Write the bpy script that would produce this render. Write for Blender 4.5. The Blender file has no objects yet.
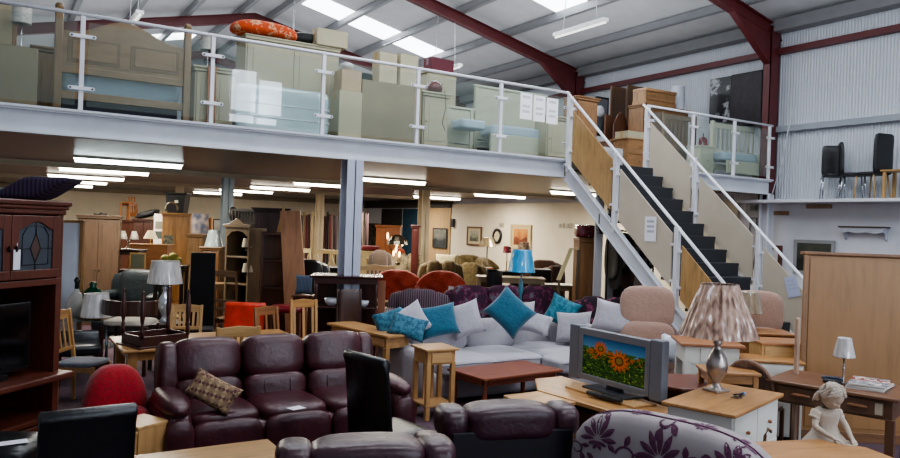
import bpy, bmesh, math, random
from mathutils import Vector, Matrix, Euler, noise
random.seed(7)
PI = math.pi
SC = bpy.context.scene
COL = SC.collection
# ------------------------------------------------------------------ camera model
F = 743.0; CX, CY = 450.0, 229.0
CAMPOS = Vector((0, 0, 2.1))
def _ray(px, py): return Vector((px-CX, -(py-CY), -F))
_X = _ray(1650, 268).normalized()
_Y = _ray(-10, 210); _Y = (_Y-_X*_X.dot(_Y)).normalized()
_Z = _X.cross(_Y)
RM = Matrix((_X, _Y, _Z))
FW = RM @ Vector((0, 0, -1))
def A(px, py, z):
    v = RM @ _ray(px, py); t = (z-CAMPOS.z)/v.z
    return (CAMPOS.x+v.x*t, CAMPOS.y+v.y*t)
def S(px, D):
    v = RM @ (_ray(px, 226)/F); return (v.x*D, v.y*D)
def HZ(px, py, D):
    v = RM @ (_ray(px, py)/F); return CAMPOS.z+v.z*D
FC = -math.atan2(FW.x, FW.y)       # yaw that turns a front (-Y) to face the viewer
# ------------------------------------------------------------------ materials
def lin(h):
    if isinstance(h, str):
        c = [int(h[i:i+2], 16)/255 for i in (0, 2, 4)]
    else: c = h
    return tuple((x/12.92 if x <= .04045 else ((x+.055)/1.055)**2.4) for x in c)+(1,)
MC = {}
def nm(key):
    m = bpy.data.materials.new(key); m.use_nodes = True
    nt = m.node_tree; b = nt.nodes['Principled BSDF']
    return m, nt, b
def coords(nt, scale=(1, 1, 1), rot=(0, 0, 0)):
    tc = nt.nodes.new('ShaderNodeTexCoord'); mp = nt.nodes.new('ShaderNodeMapping')
    mp.inputs['Scale'].default_value = scale; mp.inputs['Rotation'].default_value = rot
    nt.links.new(tc.outputs['Object'], mp.inputs['Vector']); return mp.outputs['Vector']
def noise_n(nt, vec, sc, det=4, rough=.5):
    n = nt.nodes.new('ShaderNodeTexNoise'); n.inputs['Scale'].default_value = sc
    n.inputs['Detail'].default_value = det; n.inputs['Roughness'].default_value = rough
    nt.links.new(vec, n.inputs['Vector']); return n.outputs['Fac']
def ramp(nt, fac, stops):
    r = nt.nodes.new('ShaderNodeValToRGB'); e = r.color_ramp.elements
    while len(e) < len(stops): e.new(.5)
    for i, (p, c) in enumerate(stops): e[i].position = p; e[i].color = c
    nt.links.new(fac, r.inputs['Fac']); return r.outputs['Color']
def bump(nt, b, fac, strength, dist=.01):
    bn = nt.nodes.new('ShaderNodeBump'); bn.inputs['Strength'].default_value = strength
    bn.inputs['Distance'].default_value = dist
    nt.links.new(fac, bn.inputs['Height']); nt.links.new(bn.outputs['Normal'], b.inputs['Normal'])
def mul(c, k): return tuple(min(1, x*k) for x in c[:3])+(1,)
def wood(h, ax='x', rough=.38, var=.35, coat=.15, sc=1.0):
    k = ('wood', h, ax, rough, var, sc)
    if k in MC: return MC[k]
    m, nt, b = nm('wood '+h+ax); c = lin(h); g = sum(c[:3])/3; c = tuple(q*.93+g*.07 for q in c[:3])+(1,)
    s = {'x': (1.2, 9, 9), 'y': (9, 1.2, 9), 'z': (9, 9, 1.2)}[ax]
    v = coords(nt, tuple(q*sc for q in s))
    f = noise_n(nt, v, 2.2, 6, .6)
    col = ramp(nt, f, [(.28, mul(c, 1-var)), (.5, c), (.75, mul(c, 1+var*.55))])
    nt.links.new(col, b.inputs['Base Color'])
    b.inputs['Roughness'].default_value = rough; b.inputs['Coat Weight'].default_value = coat
    b.inputs['Coat Roughness'].default_value = .25
    bump(nt, b, f, .08, .004)
    MC[k] = m; return m
def paint(h, rough=.5, var=.06, metal=0, coat=0, bmp=0, bsc=40):
    k = ('paint', h, rough, var, metal, coat, bmp)
    if k in MC: return MC[k]
    m, nt, b = nm('paint '+h); c = lin(h)
    v = coords(nt); f = noise_n(nt, v, 3, 4)
    col = ramp(nt, f, [(.3, mul(c, 1-var)), (.7, mul(c, 1+var))])
    nt.links.new(col, b.inputs['Base Color']); b.inputs['Roughness'].default_value = rough
    b.inputs['Metallic'].default_value = metal; b.inputs['Coat Weight'].default_value = coat
    if bmp: bump(nt, b, noise_n(nt, v, bsc, 3), bmp, .01)
    MC[k] = m; return m
def leather(h, rough=.32):
    k = ('lea', h, rough)
    if k in MC: return MC[k]
    m, nt, b = nm('leather '+h); c = lin(h)
    v = coords(nt); f = noise_n(nt, v, 5, 5)
    col = ramp(nt, f, [(.3, mul(c, .7)), (.7, mul(c, 1.3))])
    nt.links.new(col, b.inputs['Base Color']); b.inputs['Roughness'].default_value = rough
    b.inputs['Specular IOR Level'].default_value = .6
    w = noise_n(nt, coords(nt, (1, 1, 1.0)), 7, 6, .6)
    bump(nt, b, w, .35, .03)
    MC[k] = m; return m
def fabric(h, h2=None, sc=60, bs=.3, rough=.9, big=0):
    k = ('fab', h, h2, sc)
    if k in MC: return MC[k]
    m, nt, b = nm('fabric '+h); c = lin(h); c2 = lin(h2) if h2 else mul(c, .75)
    v = coords(nt); f = noise_n(nt, v, sc, 3, .6)
    col = ramp(nt, f, [(.35, c2), (.62, c)])
    nt.links.new(col, b.inputs['Base Color']); b.inputs['Roughness'].default_value = rough
    b.inputs['Sheen Weight'].default_value = .25
    bump(nt, b, noise_n(nt, v, 14, 5), bs, .03)
    MC[k] = m; return m
def stripes(h, h2, sc=14, ax='x', w=.5, rough=.85, dist=.6):
    k = ('str', h, h2, sc, ax)
    if k in MC: return MC[k]
    m, nt, b = nm('striped '+h)
    wv = nt.nodes.new('ShaderNodeTexWave'); wv.bands_direction = ax.upper()
    wv.inputs['Scale'].default_value = sc; wv.inputs['Distortion'].default_value = dist
    nt.links.new(coords(nt), wv.inputs['Vector'])
    col = ramp(nt, wv.outputs['Fac'], [(w-.12, lin(h)), (w+.12, lin(h2))])
    nt.links.new(col, b.inputs['Base Color']); b.inputs['Roughness'].default_value = rough
    MC[k] = m; return m
def spots(h, h2, sc=6, thr=.5, rough=.85, h3=None):
    k = ('spt', h, h2, sc, h3)
    if k in MC: return MC[k]
    m, nt, b = nm('patterned '+h)
    v = coords(nt); f = noise_n(nt, v, sc, 3, .7)
    st = [(thr-.04, lin(h)), (thr+.04, lin(h2))]
    if h3: st.append((thr+.13, lin(h3)))
    col = ramp(nt, f, st)
    nt.links.new(col, b.inputs['Base Color']); b.inputs['Roughness'].default_value = rough
    bump(nt, b, f, .2, .01)
    MC[k] = m; return m
def emit(h, s):
    k = ('em', h, s)
    if k in MC: return MC[k]
    m, nt, b = nm('glow '+h); b.inputs['Base Color'].default_value = lin(h)
    b.inputs['Emission Color'].default_value = lin(h); b.inputs['Emission Strength'].default_value = s
    MC[k] = m; return m
def glass(h='cfe0dc', a=.16, rough=.012):
    k = ('gl', h, a)
    if k in MC: return MC[k]
    m, nt, b = nm('glass '+h)
    tr = nt.nodes.new('ShaderNodeBsdfTransparent'); tr.inputs['Color'].default_value = (.96, .975, .965, 1)
    gl = nt.nodes.new('ShaderNodeBsdfGlossy'); gl.inputs['Roughness'].default_value = rough
    df = nt.nodes.new('ShaderNodeBsdfDiffuse'); df.inputs['Color'].default_value = lin(h)
    fr = nt.nodes.new('ShaderNodeFresnel'); fr.inputs['IOR'].default_value = 1.5
    m1 = nt.nodes.new('ShaderNodeMixShader'); m2 = nt.nodes.new('ShaderNodeMixShader')
    m1.inputs[0].default_value = a
    nt.links.new(tr.outputs[0], m1.inputs[1]); nt.links.new(df.outputs[0], m1.inputs[2])
    ge = nt.nodes.new('ShaderNodeNewGeometry'); iv = nt.nodes.new('ShaderNodeMath'); iv.operation = 'SUBTRACT'; iv.inputs[0].default_value = 1
    ml = nt.nodes.new('ShaderNodeMath'); ml.operation = 'MULTIPLY'; nt.links.new(ge.outputs['Backfacing'], iv.inputs[1])
    nt.links.new(fr.outputs[0], ml.inputs[0]); nt.links.new(iv.outputs[0], ml.inputs[1])
    nt.links.new(ml.outputs[0], m2.inputs[0]); nt.links.new(m1.outputs[0], m2.inputs[1]); nt.links.new(gl.outputs[0], m2.inputs[2])
    nt.links.new(m2.outputs[0], nt.nodes['Material Output'].inputs[0])
    MC[k] = m; return m
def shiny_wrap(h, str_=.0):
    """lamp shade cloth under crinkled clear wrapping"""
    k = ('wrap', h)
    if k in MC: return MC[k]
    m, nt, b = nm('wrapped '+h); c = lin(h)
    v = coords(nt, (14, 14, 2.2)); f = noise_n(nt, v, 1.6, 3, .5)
    col = ramp(nt, f, [(.35, mul(c, .75)), (.6, c), (.66, mul(c, 1.15)), (.69, (.95, .95, .95, 1)), (.76, (.95, .95, .95, 1)), (.8, c)])  # near-white stops paint the wrapping's glossy glints into the colour
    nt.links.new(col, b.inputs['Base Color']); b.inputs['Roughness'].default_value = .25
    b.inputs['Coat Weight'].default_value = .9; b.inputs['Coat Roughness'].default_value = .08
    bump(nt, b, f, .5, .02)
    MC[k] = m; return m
def metal(h, rough=.3):
    return paint(h, rough, .05, 1.0)
# ------------------------------------------------------------------ mesh builder
class MB:
    def __init__(s): s.bm = bmesh.new()
    def add(s, vs, fs, T=None, mi=0):
        vv = [s.bm.verts.new((T @ Vector(v)) if T else v) for v in vs]
        for f in fs:
            try: s.bm.faces.new([vv[i] for i in f]).material_index = mi
            except ValueError: pass
        return vv
    def box(s, x0, x1, y0, y1, z0, z1, T=None, mi=0):
        vs = [(x, y, z) for x in (x0, x1) for y in (y0, y1) for z in (z0, z1)]
        s.add(vs, [(0, 1, 3, 2), (4, 6, 7, 5), (0, 4, 5, 1), (2, 3, 7, 6), (0, 2, 6, 4), (1, 5, 7, 3)], T, mi)
    def soft(s, cx, cy, cz, w, d, h, e=5, n=8, rot=None, fn=None):
        """rounded, slightly puffed block"""
        T = Matrix.Translation((cx, cy, cz)) @ (Euler(rot).to_matrix().to_4x4() if rot else Matrix())
        idx = {}; vs = []; fs = []
        def vid(i, j, k):
            q = (i, j, k)
            if q not in idx:
                p = [math.tan((a/n*2-1)*.9)/math.tan(.9) for a in q]
                L = (abs(p[0])**e+abs(p[1])**e+abs(p[2])**e)**(1/e)
                M = max(abs(a) for a in p)
                p = [a/L*(1 if L else 1) for a in p]
                p = Vector((p[0]*w/2, p[1]*d/2, p[2]*h/2))
                if fn: p = fn(p)
                idx[q] = len(vs); vs.append(p)
            return idx[q]
        R = range(n)
        for a in R:
            for b in R:
                for c in (0, n):
                    for pm in (lambda i, j, k: (i, j, k), lambda i, j, k: (k, i, j), lambda i, j, k: (j, k, i)):
                        q = [vid(*pm(a, b, c)), vid(*pm(a+1, b, c)), vid(*pm(a+1, b+1, c)), vid(*pm(a, b+1, c))]
                        fs.append(q if c else q[::-1])
        s.add(vs, fs, T)
    def pillow(s, w, h, t, T=None, n=10):
        """scatter cushion standing in XZ, thin along Y, pointed corners"""
        for sd in (-1, 1):
            vs = []; fs = []
            for i in range(n+1):
                for j in range(n+1):
                    u = i/n*2-1; v = j/n*2-1
                    pin = 1-.10*(1-abs(v)**2)*abs(u)**3; pin2 = 1-.10*(1-abs(u)**2)*abs(v)**3
                    th = t/2*((1-u**4)*(1-v**4))**.45
                    vs.append((u*w/2*pin, sd*th, h/2+v*h/2*pin2))
            for i in range(n):
                for j in range(n):
                    q = (i*(n+1)+j, (i+1)*(n+1)+j, (i+1)*(n+1)+j+1, i*(n+1)+j+1)
                    fs.append(q if sd < 0 else q[::-1])
            s.add(vs, fs, T)
        bmesh.ops.remove_doubles(s.bm, verts=s.bm.verts, dist=1e-5)
    def tube(s, pts, r, seg=8, T=None, closed=False):
        P = [Vector(p) for p in pts]; n = len(P); rr = r if isinstance(r, (list, tuple)) else [r]*n
        up = Vector((0, 0, 1)); rings = []; vs = []
        for i, p in enumerate(P):
            d = (P[min(i+1, n-1)]-P[max(i-1, 0)]).normalized()
            a = d.cross(up if abs(d.z) < .9 else Vector((1, 0, 0))).normalized(); b = d.cross(a)
            for k in range(seg):
                t = 2*PI*k/seg; vs.append(p+(a*math.cos(t)+b*math.sin(t))*rr[i])
        fs = []
        for i in range(n-1):
            for k in range(seg):
                fs.append((i*seg+k, i*seg+(k+1) % seg, (i+1)*seg+(k+1) % seg, (i+1)*seg+k))
        fs.append(tuple(range(seg))); fs.append(tuple((n-1)*seg+k for k in range(seg))[::-1])
        s.add(vs, fs, T)
    def lathe(s, prof, c=(0, 0, 0), seg=20, sx=1, sy=1, T=None, flute=0):
        vs = []; fs = []
        for r, z in prof:
            for k in range(seg):
                t = 2*PI*k/seg; rr = r*(1+(flute if k % 2 else 0))
                vs.append((c[0]+rr*math.cos(t)*sx, c[1]+rr*math.sin(t)*sy, c[2]+z))
        n = len(prof)
        for i in range(n-1):
            for k in range(seg):
                fs.append((i*seg+k, i*seg+(k+1) % seg, (i+1)*seg+(k+1) % seg, (i+1)*seg+k))
        if prof[0][0] > .002: fs.append(tuple(range(seg))[::-1])
        if prof[-1][0] > .002: fs.append(tuple((n-1)*seg+k for k in range(seg)))
        s.add(vs, fs, T)
    def prism(s, poly, a, b, ax='y', T=None):
        """poly in the plane across ax, extruded a..b"""
        f = {'y': lambda u, v, t: (u, t, v), 'x': lambda u, v, t: (t, u, v), 'z': lambda u, v, t: (u, v, t)}[ax]
        n = len(poly); vs = [f(u, v, a) for u, v in poly]+[f(u, v, b) for u, v in poly]
        fs = [tuple(range(n)), tuple(range(2*n-1, n-1, -1))]+[(i, i+n, (i+1) % n+n, (i+1) % n) for i in range(n)]
        s.add(vs, fs, T)
def obj(name, mb, mat, parent=None, smooth=False, bev=0, loc=None, rot=None, kind=None):
    bmesh.ops.recalc_face_normals(mb.bm, faces=mb.bm.faces)
    me = bpy.data.meshes.new(name); mb.bm.to_mesh(me); mb.bm.free()
    for q in (mat if isinstance(mat, (list, tuple)) else [mat]): me.materials.append(q)
    if smooth:
        for p in me.polygons: p.use_smooth = True
    o = bpy.data.objects.new(name, me); COL.objects.link(o)
    if parent: o.parent = parent
    if loc: o.location = loc
    if rot: o.rotation_euler = rot
    if bev:
        b = o.modifiers.new('bev', 'BEVEL'); b.width = bev; b.segments = 2; b.limit_method = 'ANGLE'
    if kind: o['kind'] = kind
    return o
def thing(name, label, cat, loc=(0, 0, 0), rz=0, group=None):
    o = bpy.data.objects.new(name, None); COL.objects.link(o); o.empty_display_size = .1
    o.location = loc if len(loc) == 3 else (loc[0], loc[1], 0); o.rotation_euler = (0, 0, rz)
    o['label'] = label; o['category'] = cat
    if group: o['group'] = group
    return o
def tag(o, label, cat, group=None, kind=None):
    if label: o['label'] = label; o['category'] = cat
    if group: o['group'] = group
    if kind: o['kind'] = kind
    return o
def pb(parent, name, mat, boxes, bev=.004, T=None, label=None, **k):
    m = MB()
    for b in boxes: m.box(*b, T=T)
    o = obj(name, m, mat, parent, bev=bev, **k)
    if label: o['label'] = label
    return o
def ps(parent, name, mat, softs, **k):
    m = MB()
    for q in softs: m.soft(*q[:6], **(q[6] if len(q) > 6 else {}))
    return obj(name, m, mat, parent, smooth=True, **k)
def pl(parent, name, mat, prof, c=(0, 0, 0), seg=20, smooth=True, **k):
    kk = {q: k.pop(q) for q in ('sx', 'sy', 'flute') if q in k}
    m = MB(); m.lathe(prof, c, seg, **kk); return obj(name, m, mat, parent, smooth=smooth, **k)
def pt(parent, name, mat, paths, r, seg=8, **k):
    m = MB()
    for p in paths: m.tube(p, r, seg)
    return obj(name, m, mat, parent, smooth=True, **k)
def pp(parent, name, mat, poly, a, b, ax='y', bev=.003, **k):
    m = MB(); m.prism(poly, a, b, ax); return obj(name, m, mat, parent, bev=bev, **k)
VC = {}
def vcol(em=0, rough=.6):
    if (em, rough) in VC: return VC[(em, rough)]
    m, nt, b = nm('painted picture')
    a = nt.nodes.new('ShaderNodeAttribute'); a.attribute_name = 'Col'
    nt.links.new(a.outputs['Color'], b.inputs['Base Color'])
    b.inputs['Roughness'].default_value = rough
    if em:
        nt.links.new(a.outputs['Color'], b.inputs['Emission Color']); b.inputs['Emission Strength'].default_value = em
    VC[(em, rough)] = m; return m
def art(parent, name, w, h, nx, ny, fn, loc, rot=(0, 0, 0), em=0, rough=.6):
    """flat picture facing -Y, colour per cell from fn(u,v)"""
    me = bpy.data.meshes.new(name); vs = [((i/nx-.5)*w, 0, j/ny*h) for j in range(ny+1) for i in range(nx+1)]
    fs = [(j*(nx+1)+i, j*(nx+1)+i+1, (j+1)*(nx+1)+i+1, (j+1)*(nx+1)+i) for j in range(ny) for i in range(nx)]
    me.from_pydata(vs, [], fs); ca = me.color_attributes.new('Col', 'FLOAT_COLOR', 'CORNER')
    for j in range(ny):
        for i in range(nx):
            c = lin(fn((i+.5)/nx, (j+.5)/ny))
            for q in range(4): ca.data[(j*nx+i)*4+q].color = c
    me.materials.append(vcol(em, rough)); o = bpy.data.objects.new(name, me); COL.objects.link(o)
    o.location = loc; o.rotation_euler = rot
    if parent: o.parent = parent
    return o
def mixc(a, b, t): return tuple(x+(y-x)*max(0, min(1, t)) for x, y in zip(a, b))
def hx(s): return tuple(int(s[i:i+2], 16)/255 for i in (0, 2, 4))
def dup(root, loc, rz=None, label=None, group=None):
    r = root.copy(); COL.objects.link(r); r.location = loc if len(loc) == 3 else (loc[0], loc[1], 0)
    if rz is not None: r.rotation_euler = (0, 0, rz)
    if label: r['label'] = label
    if group: r['group'] = group
    for ch in list(root.children):
        c = ch.copy(); COL.objects.link(c); c.parent = r
        for g in ch.children:
            d = g.copy(); COL.objects.link(d); d.parent = c
    return r
# ================================================================== SETTING
WHITE = paint('c9ccd2', .45); CREAM = paint('c9c1ac', .8, .04); RED = paint('5a2426', .45, .15)
def struct(name, boxes, mat, bev=0, **k):
    o = pb(None, name, mat, boxes, bev=bev, **k); o['kind'] = 'structure'; return o
DECK = 3.28; SOF = 3.06
def carpet():
    m, nt, b = nm('carpet'); v = coords(nt); f = noise_n(nt, v, 1.3, 6, .6)
    col = ramp(nt, f, [(.3, lin('3a2a30')), (.55, lin('55414c')), (.8, lin('4a3a36'))])
    nt.links.new(col, b.inputs['Base Color']); b.inputs['Roughness'].default_value = .95
    bump(nt, b, noise_n(nt, v, 120, 2), .3, .01); return m
struct('floor', [(-1.6, 14.2, -6, 30, -.1, 0)], carpet())
def cladding(h, ax='y', sc=9, dk=.8, rough=.5):
    m, nt, b = nm('cladding '+h); c = lin(h)
    w = nt.nodes.new('ShaderNodeTexWave'); w.bands_direction = ax.upper(); w.inputs['Scale'].default_value = sc
    nt.links.new(coords(nt), w.inputs['Vector'])
    col = ramp(nt, w.outputs['Fac'], [(0, mul(c, dk)), (.25, c), (1, c)])
    nt.links.new(col, b.inputs['Base Color']); b.inputs['Roughness'].default_value = rough
    bump(nt, b, w.outputs['Fac'], .5, .02); return m
struct('wall_right', [(14.05, 14.25, 9.75, 30, 0, 2.89), (14.05, 14.25, -6, 9.75, 0, 2.86)], paint('d0d3da', .7, .04))
o = struct('wall_right_cream', [(14.0, 14.05, 10.6, 22.55, 0, 2.89)], CREAM); o.name = 'wall_right.001'
o = struct('wall_right_upper', [(14.05, 14.25, -6, 30, 2.89, 6.8)], cladding('c2c7ce', 'y', 5, .88)); o.name = 'wall_right.002'
struct('wall_back', [(-1.6, 14.25, 29.7, 29.9, 0, 2.89)], CREAM)
o = struct('wall_back_upper', [(-1.6, 14.25, 29.9, 30.1, 0, 8.6)], cladding('98a0a8', 'x', 5, .86)); o.name = 'wall_back.001'
struct('wall_left', [(-1.8, -1.6, -6, 30, 0, 6.6)], paint('b0b4ba', .7))
# roof skin, two slopes
def roofz(x, z0=8.40): return z0-.225*abs(x-6.5)
for sd in (1, -1):
    m = MB(); xe = 14.25 if sd > 0 else -1.8
    m.prism([(6.5, roofz(6.5)), (xe, roofz(xe)), (xe, roofz(xe)+.1), (6.5, roofz(6.5)+.1)], -6, 30.1, 'y')
    o = obj('ceiling', m, paint('c4c6c8', .5, .05)); o['kind'] = 'structure'
# translucent skylight sheets
wn = 1
for yc in (1.3, 7.2, 13.33, 19.6, 25.9):
    for x0, x1 in ((7.3, 11.35), (1.7, 5.7)):
        m = MB(); m.prism([(x0, roofz(x0)-.012), (x1, roofz(x1)-.012), (x1, roofz(x1)-.004), (x0, roofz(x0)-.004)], yc-.55, yc+.55, 'y')
        o = obj('window_%d' % wn, m, emit('f4f8ff', 5.5 if yc > 8 else 7)); o['kind'] = 'structure'; wn += 1
# purlins and rafters
PUR = paint('8d8f92', .4, .05, .3)
for k, x in enumerate((6.95, 8.45, 9.9, 11.37, 12.85)):
    for xx in (x, 13-x):
        z = roofz(xx); m = MB()
        m.box(xx-.03, xx+.03, -6, 29.9, z-.17, z-.02); m.box(xx-.03, xx+.09, -6, 29.9, z-.19, z-.165)
        o = obj('purlin', m, PUR); o['kind'] = 'structure'
struct('gutter_beam', [(13.75, 14.05, -6, 29.9, 6.38, 6.62)], paint('77787a', .5))
for y in (3.6, 9.78, 15.85, 21.95, 28.05):
    for sd in (1, -1):
        X = lambda d: 6.5+sd*d
        m = MB(); tp = 8.21; ub = 7.93
        def flange(z0, th, w):
            m.prism([(X(0), z0), (X(7.6), z0-.225*7.6), (X(7.6), z0-th-.225*7.6), (X(0), z0-th)], y-w/2, y+w/2, 'y')
        flange(tp, .02, .17); flange(ub+.02, .02, .17)
        m.prism([(X(0), tp), (X(7.6), tp-1.71), (X(7.6), ub-1.71), (X(0), ub)], y-.01, y+.01, 'y')
        m.prism([(X(6.0), ub-1.35), (X(7.35), ub-1.65), (X(7.35), ub-2.35)], y-.07, y+.07, 'y')     # haunch
        o = obj('rafter', m, RED); o['kind'] = 'structure'
        m = MB(); xc = 13.83 if sd > 0 else -1.4
        m.box(xc-.15, xc+.15, y-.09, y-.075, 0, 6.5); m.box(xc-.15, xc+.15, y+.075, y+.09, 0, 6.5); m.box(xc-.15, xc-.135, y-.09, y+.09, 0, 6.5); m.box(xc+.135, xc+.15, y-.09, y+.09, 0, 6.5)
        if y > 9 and sd > 0:
            for v in m.bm.verts: v.co.z = max(v.co.z, 2.86 if y < 10 else DECK)
        o = obj('steel_stanchion', m, RED); o['kind'] = 'structure'
struct('wall_rail', [(13.9, 14.05, -6, 29.8, 5.93, 6.05)], RED)
struct('wall_rail', [(13.93, 14.05, -6, 9.7, 4.3, 4.42)], paint('8f959c', .5))
# ledge on the right wall
struct('wall_ledge', [(13.35, 14.05, 0, 10.15, 2.8, 2.86)], WHITE, bev=.005)
# mezzanine
struct('mezzanine_deck', [(-1.6, 14.05, 9.72, 29.7, 3.14, DECK)], paint('4a4038', .8))
def soffit():
    m, nt, b = nm('soffit'); c = lin('786a5a')
    w = nt.nodes.new('ShaderNodeTexWave'); w.bands_direction = 'Y'; w.inputs['Scale'].default_value = 2.2; w.inputs['Distortion'].default_value = .4
    nt.links.new(coords(nt), w.inputs['Vector'])
    col = ramp(nt, w.outputs['Fac'], [(0, mul(c, .6)), (.5, c), (1, mul(c, 1.2))])
    nt.links.new(col, b.inputs['Base Color']); b.inputs['Roughness'].default_value = .33
    b.inputs['Specular IOR Level'].default_value = .5
    bump(nt, b, w.outputs['Fac'], .8, .03); return m
o = struct('ceiling', [(-1.6, 14.0, 9.75, 29.7, SOF, SOF+.06)], soffit())
def ibeam(name, x0, x1, y, z0, z1, w, mat):
    o = struct(name, [(x0, x1, y-w/2, y+w/2, z0, z0+.02), (x0, x1, y-w/2, y+w/2, z1-.02, z1), (x0, x1, y-.006, y+.006, z0, z1)], mat); return o
def chan(name, x0, x1):
    struct(name, [(x0, x1, 9.58, 9.7, 2.98, 3.0), (x0, x1, 9.58, 9.7, 3.24, 3.262), (x0, x1, 9.66, 9.68, 2.98, 3.26), (x0, x1, 9.55, 9.75, 3.262, 3.29)], WHITE)
chan('mezzanine_edge_beam', -1.6, 8.2); chan('mezzanine_edge_beam', 10.0, 13.72)
for y in (16.0, 22.3): ibeam('mezzanine_beam', -1.6, 14, y, 2.96, SOF, .16, paint('a79c88', .5))
def column(x, y, z1, mat, w=.2):
    m = MB(); m.box(x-w/2, x+w/2, y-w/2, y-w/2+.015, 0, z1); m.box(x-w/2, x+w/2, y+w/2-.015, y+w/2, 0, z1); m.box(x-.008, x+.008, y-w/2, y+w/2, 0, z1)
    m.box(x-w/2-.03, x+w/2+.03, y-w/2-.03, y+w/2+.03, 0, .02)
    o = obj('steel_column', m, mat); o['kind'] = 'structure'
column(4.33, 9.68, 2.98, paint('aab0c0', .4), .24)
for x, y in ((4.3, 16.05), (9.15, 16.05), (8.9, 22.3), (-.6, 16.05), (-.6, 22.3), (4.6, 22.3)):
    column(x, y, 2.96, paint('8f9aa0' if x == 4.3 and y < 17 else 'b5a78c', .5), .22)
column(13.7, 9.68, 2.98, WHITE, .2)
# wall stripes hung on the far part of the right wall
struct('trim_1', [(13.96, 14.05, 22.56, 24.4, 0, 2.75)], wood('a88a60', 'z'))
struct('trim_2', [(13.9, 14.05, 22.55, 29.7, 2.76, 3.05)], paint('3c3834', .7))
struct('trim_3', [(-1.6, 14.0, 29.6, 29.7, 2.88, 3.05)], paint('8d8470', .7))
# ---- balustrade: each post, panel and rail length
GL = glass('a9bab4', .07); PW = paint('d6d7dc', .35)
bal = thing('balustrade', 'long white steel and glass balustrade along the left mezzanine edge', 'railing', (0, 9.6, DECK))
pt(bal, 'handrail', PW, [[(-1.6, 0, 1.12), (8.2, 0, 1.12)]], .024)
PX = [-.63, .85, 2.33, 3.82, 5.3, 6.8, 8.2]
def bpost(par, x, clamps):
    p = pb(par, 'post', PW, [(x-.025, x+.025, -.025, .025, 0, 1.1)])
    for z in (.26, .86):
        if clamps:
            m = MB(); m.prism([(x-.13, z-.022), (x+.13, z-.022), (x+.145, z), (x+.13, z+.022), (x-.13, z+.022), (x-.145, z)], -.045, -.03, 'y')
            obj('clamp', m, PW, p, bev=.004)
            for q in (-.115, .115):
                m = MB(); m.lathe([(.012, 0), (.012, .01)], T=Matrix.Translation((x+q, -.045, z)) @ Matrix.Rotation(PI/2, 4, 'X'), seg=8)
                obj('bolt', m, paint('3a3a3e', .4), p)
for i, x in enumerate(PX):
    bpost(bal, x, True)
    if i: pb(bal, 'glass_panel', GL, [(PX[i-1]+.06, x-.06, -.028, -.02, .06, 1.03)], bev=0)
bal2 = thing('balustrade', 'short glass balustrade right of the staircase beside the red stanchion', 'railing', (0, 9.6, DECK))
pt(bal2, 'handrail', PW, [[(10.05, 0, 1.12), (13.7, 0, 1.12)]], .024)
QX = [10.08, 11.28, 12.49, 13.6]
for i, x in enumerate(QX):
    bpost(bal2, x, True)
    if i: pb(bal2, 'glass_panel', GL, [(QX[i-1]+.06, x-.06, -.028, -.02, .06, 1.03)], bev=0)
# ---- staircase
st = thing('staircase', 'open steel staircase with black treads rising to the mezzanine', 'stairs', (9.05, 5.4, 0))
def SY(y): return y-5.4
slope = .87
def stop(y): return 3.17+slope*(y-9.5)
for x in (-.9, .9):
    m = MB()
    for (za, zb, xa, xb) in ((0, -.02, -.05, .05), (-.26, -.28, -.05, .05), (0, -.28, -.01, .01)):
        y0 = 9.5-3.17/slope+.3
        m.prism([(SY(y0), stop(y0)+za), (SY(9.55), stop(9.55)+za), (SY(9.55), stop(9.55)+zb), (SY(y0), stop(y0)+zb)], x+xa, x+xb, 'x')
    obj('stringer', m, WHITE, st)
BK = paint('23262b', .55, .1)
for k in range(1, 16):
    z = 3.08-.2*(k-1); y = SY(9.02-.227*(k-1))
    t = pb(st, 'tread', BK, [(-.84, .84, y, y+.27, z-.045, z)], bev=.006)
    pb(t, 'riser', BK, [(-.82, .82, y+.225, y+.24, z, z+.16)], bev=0)
def rz_(y): return 4.32-.9*(9.5-y)
STW = wood('b08a55', 'z'); STC = paint('bfb4a2', .5)
pn = 0
for x in (-.9, .9):
    pt(st, 'handrail', PW, [[(x, SY(9.6), rz_(9.6)), (x, SY(6.0), rz_(6.0)), (x, SY(5.95), rz_(6.0)-.2)]], .024)
    ys = (9.5, 8.38, 7.14, 6.1)
    for i, y in enumerate(ys):
        pb(st, 'post', PW, [(x-.035, x+.035, SY(y)-.035, SY(y)+.035, stop(y)-.1, rz_(y))])
        if i:
            a, b = ys[i]+.09, ys[i-1]-.09
            mt = STC if x > 0 else (STW, STC, STW)[i-1]
            m = MB(); lo = lambda q: stop(q)+.16; hi = lambda q: rz_(q)-.17
            m.prism([(SY(a), lo(a)), (SY(b), lo(b)), (SY(b), hi(b)), (SY(a), hi(a))], x-.012, x+.012, 'x')
            obj('side_panel', m, mt, st)
            for q in (a-.04, b+.04):
                for zz in (lo(q)+.12, hi(q)-.12): pb(st, 'clamp', PW, [(x-.03, x+.03, SY(q)-.05, SY(q)+.05, zz-.018, zz+.018)])
def note(par, w, h, loc, rot, bg='e8e8ee', ink='7a8090', rows=(.78, .6, .42), name='notice'):
    n = hx(bg); k = hx(ink)
    def f(u, v):
        for r in rows:
            if abs(v-r) < .05 and .2 < u < .8: return mixc(n, k, .55+.3*math.sin(u*60))
        return n
    return art(par, name, w, h, 16, 20, f, loc, rot)
o = note(None, .22, .36, (8.125, 7.62, 1.98), (0, 0, -PI/2)); tag(o, 'white printed notice stuck on the cream stair side panel', 'notice')
o = note(None, .2, .3, (9.925, 6.5, 1.25), (0, -.3, -PI/2), 'b4bcd4', 'a0a8c0'); tag(o, 'pale blue paper taped on the lower right stair panel', 'notice')
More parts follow.
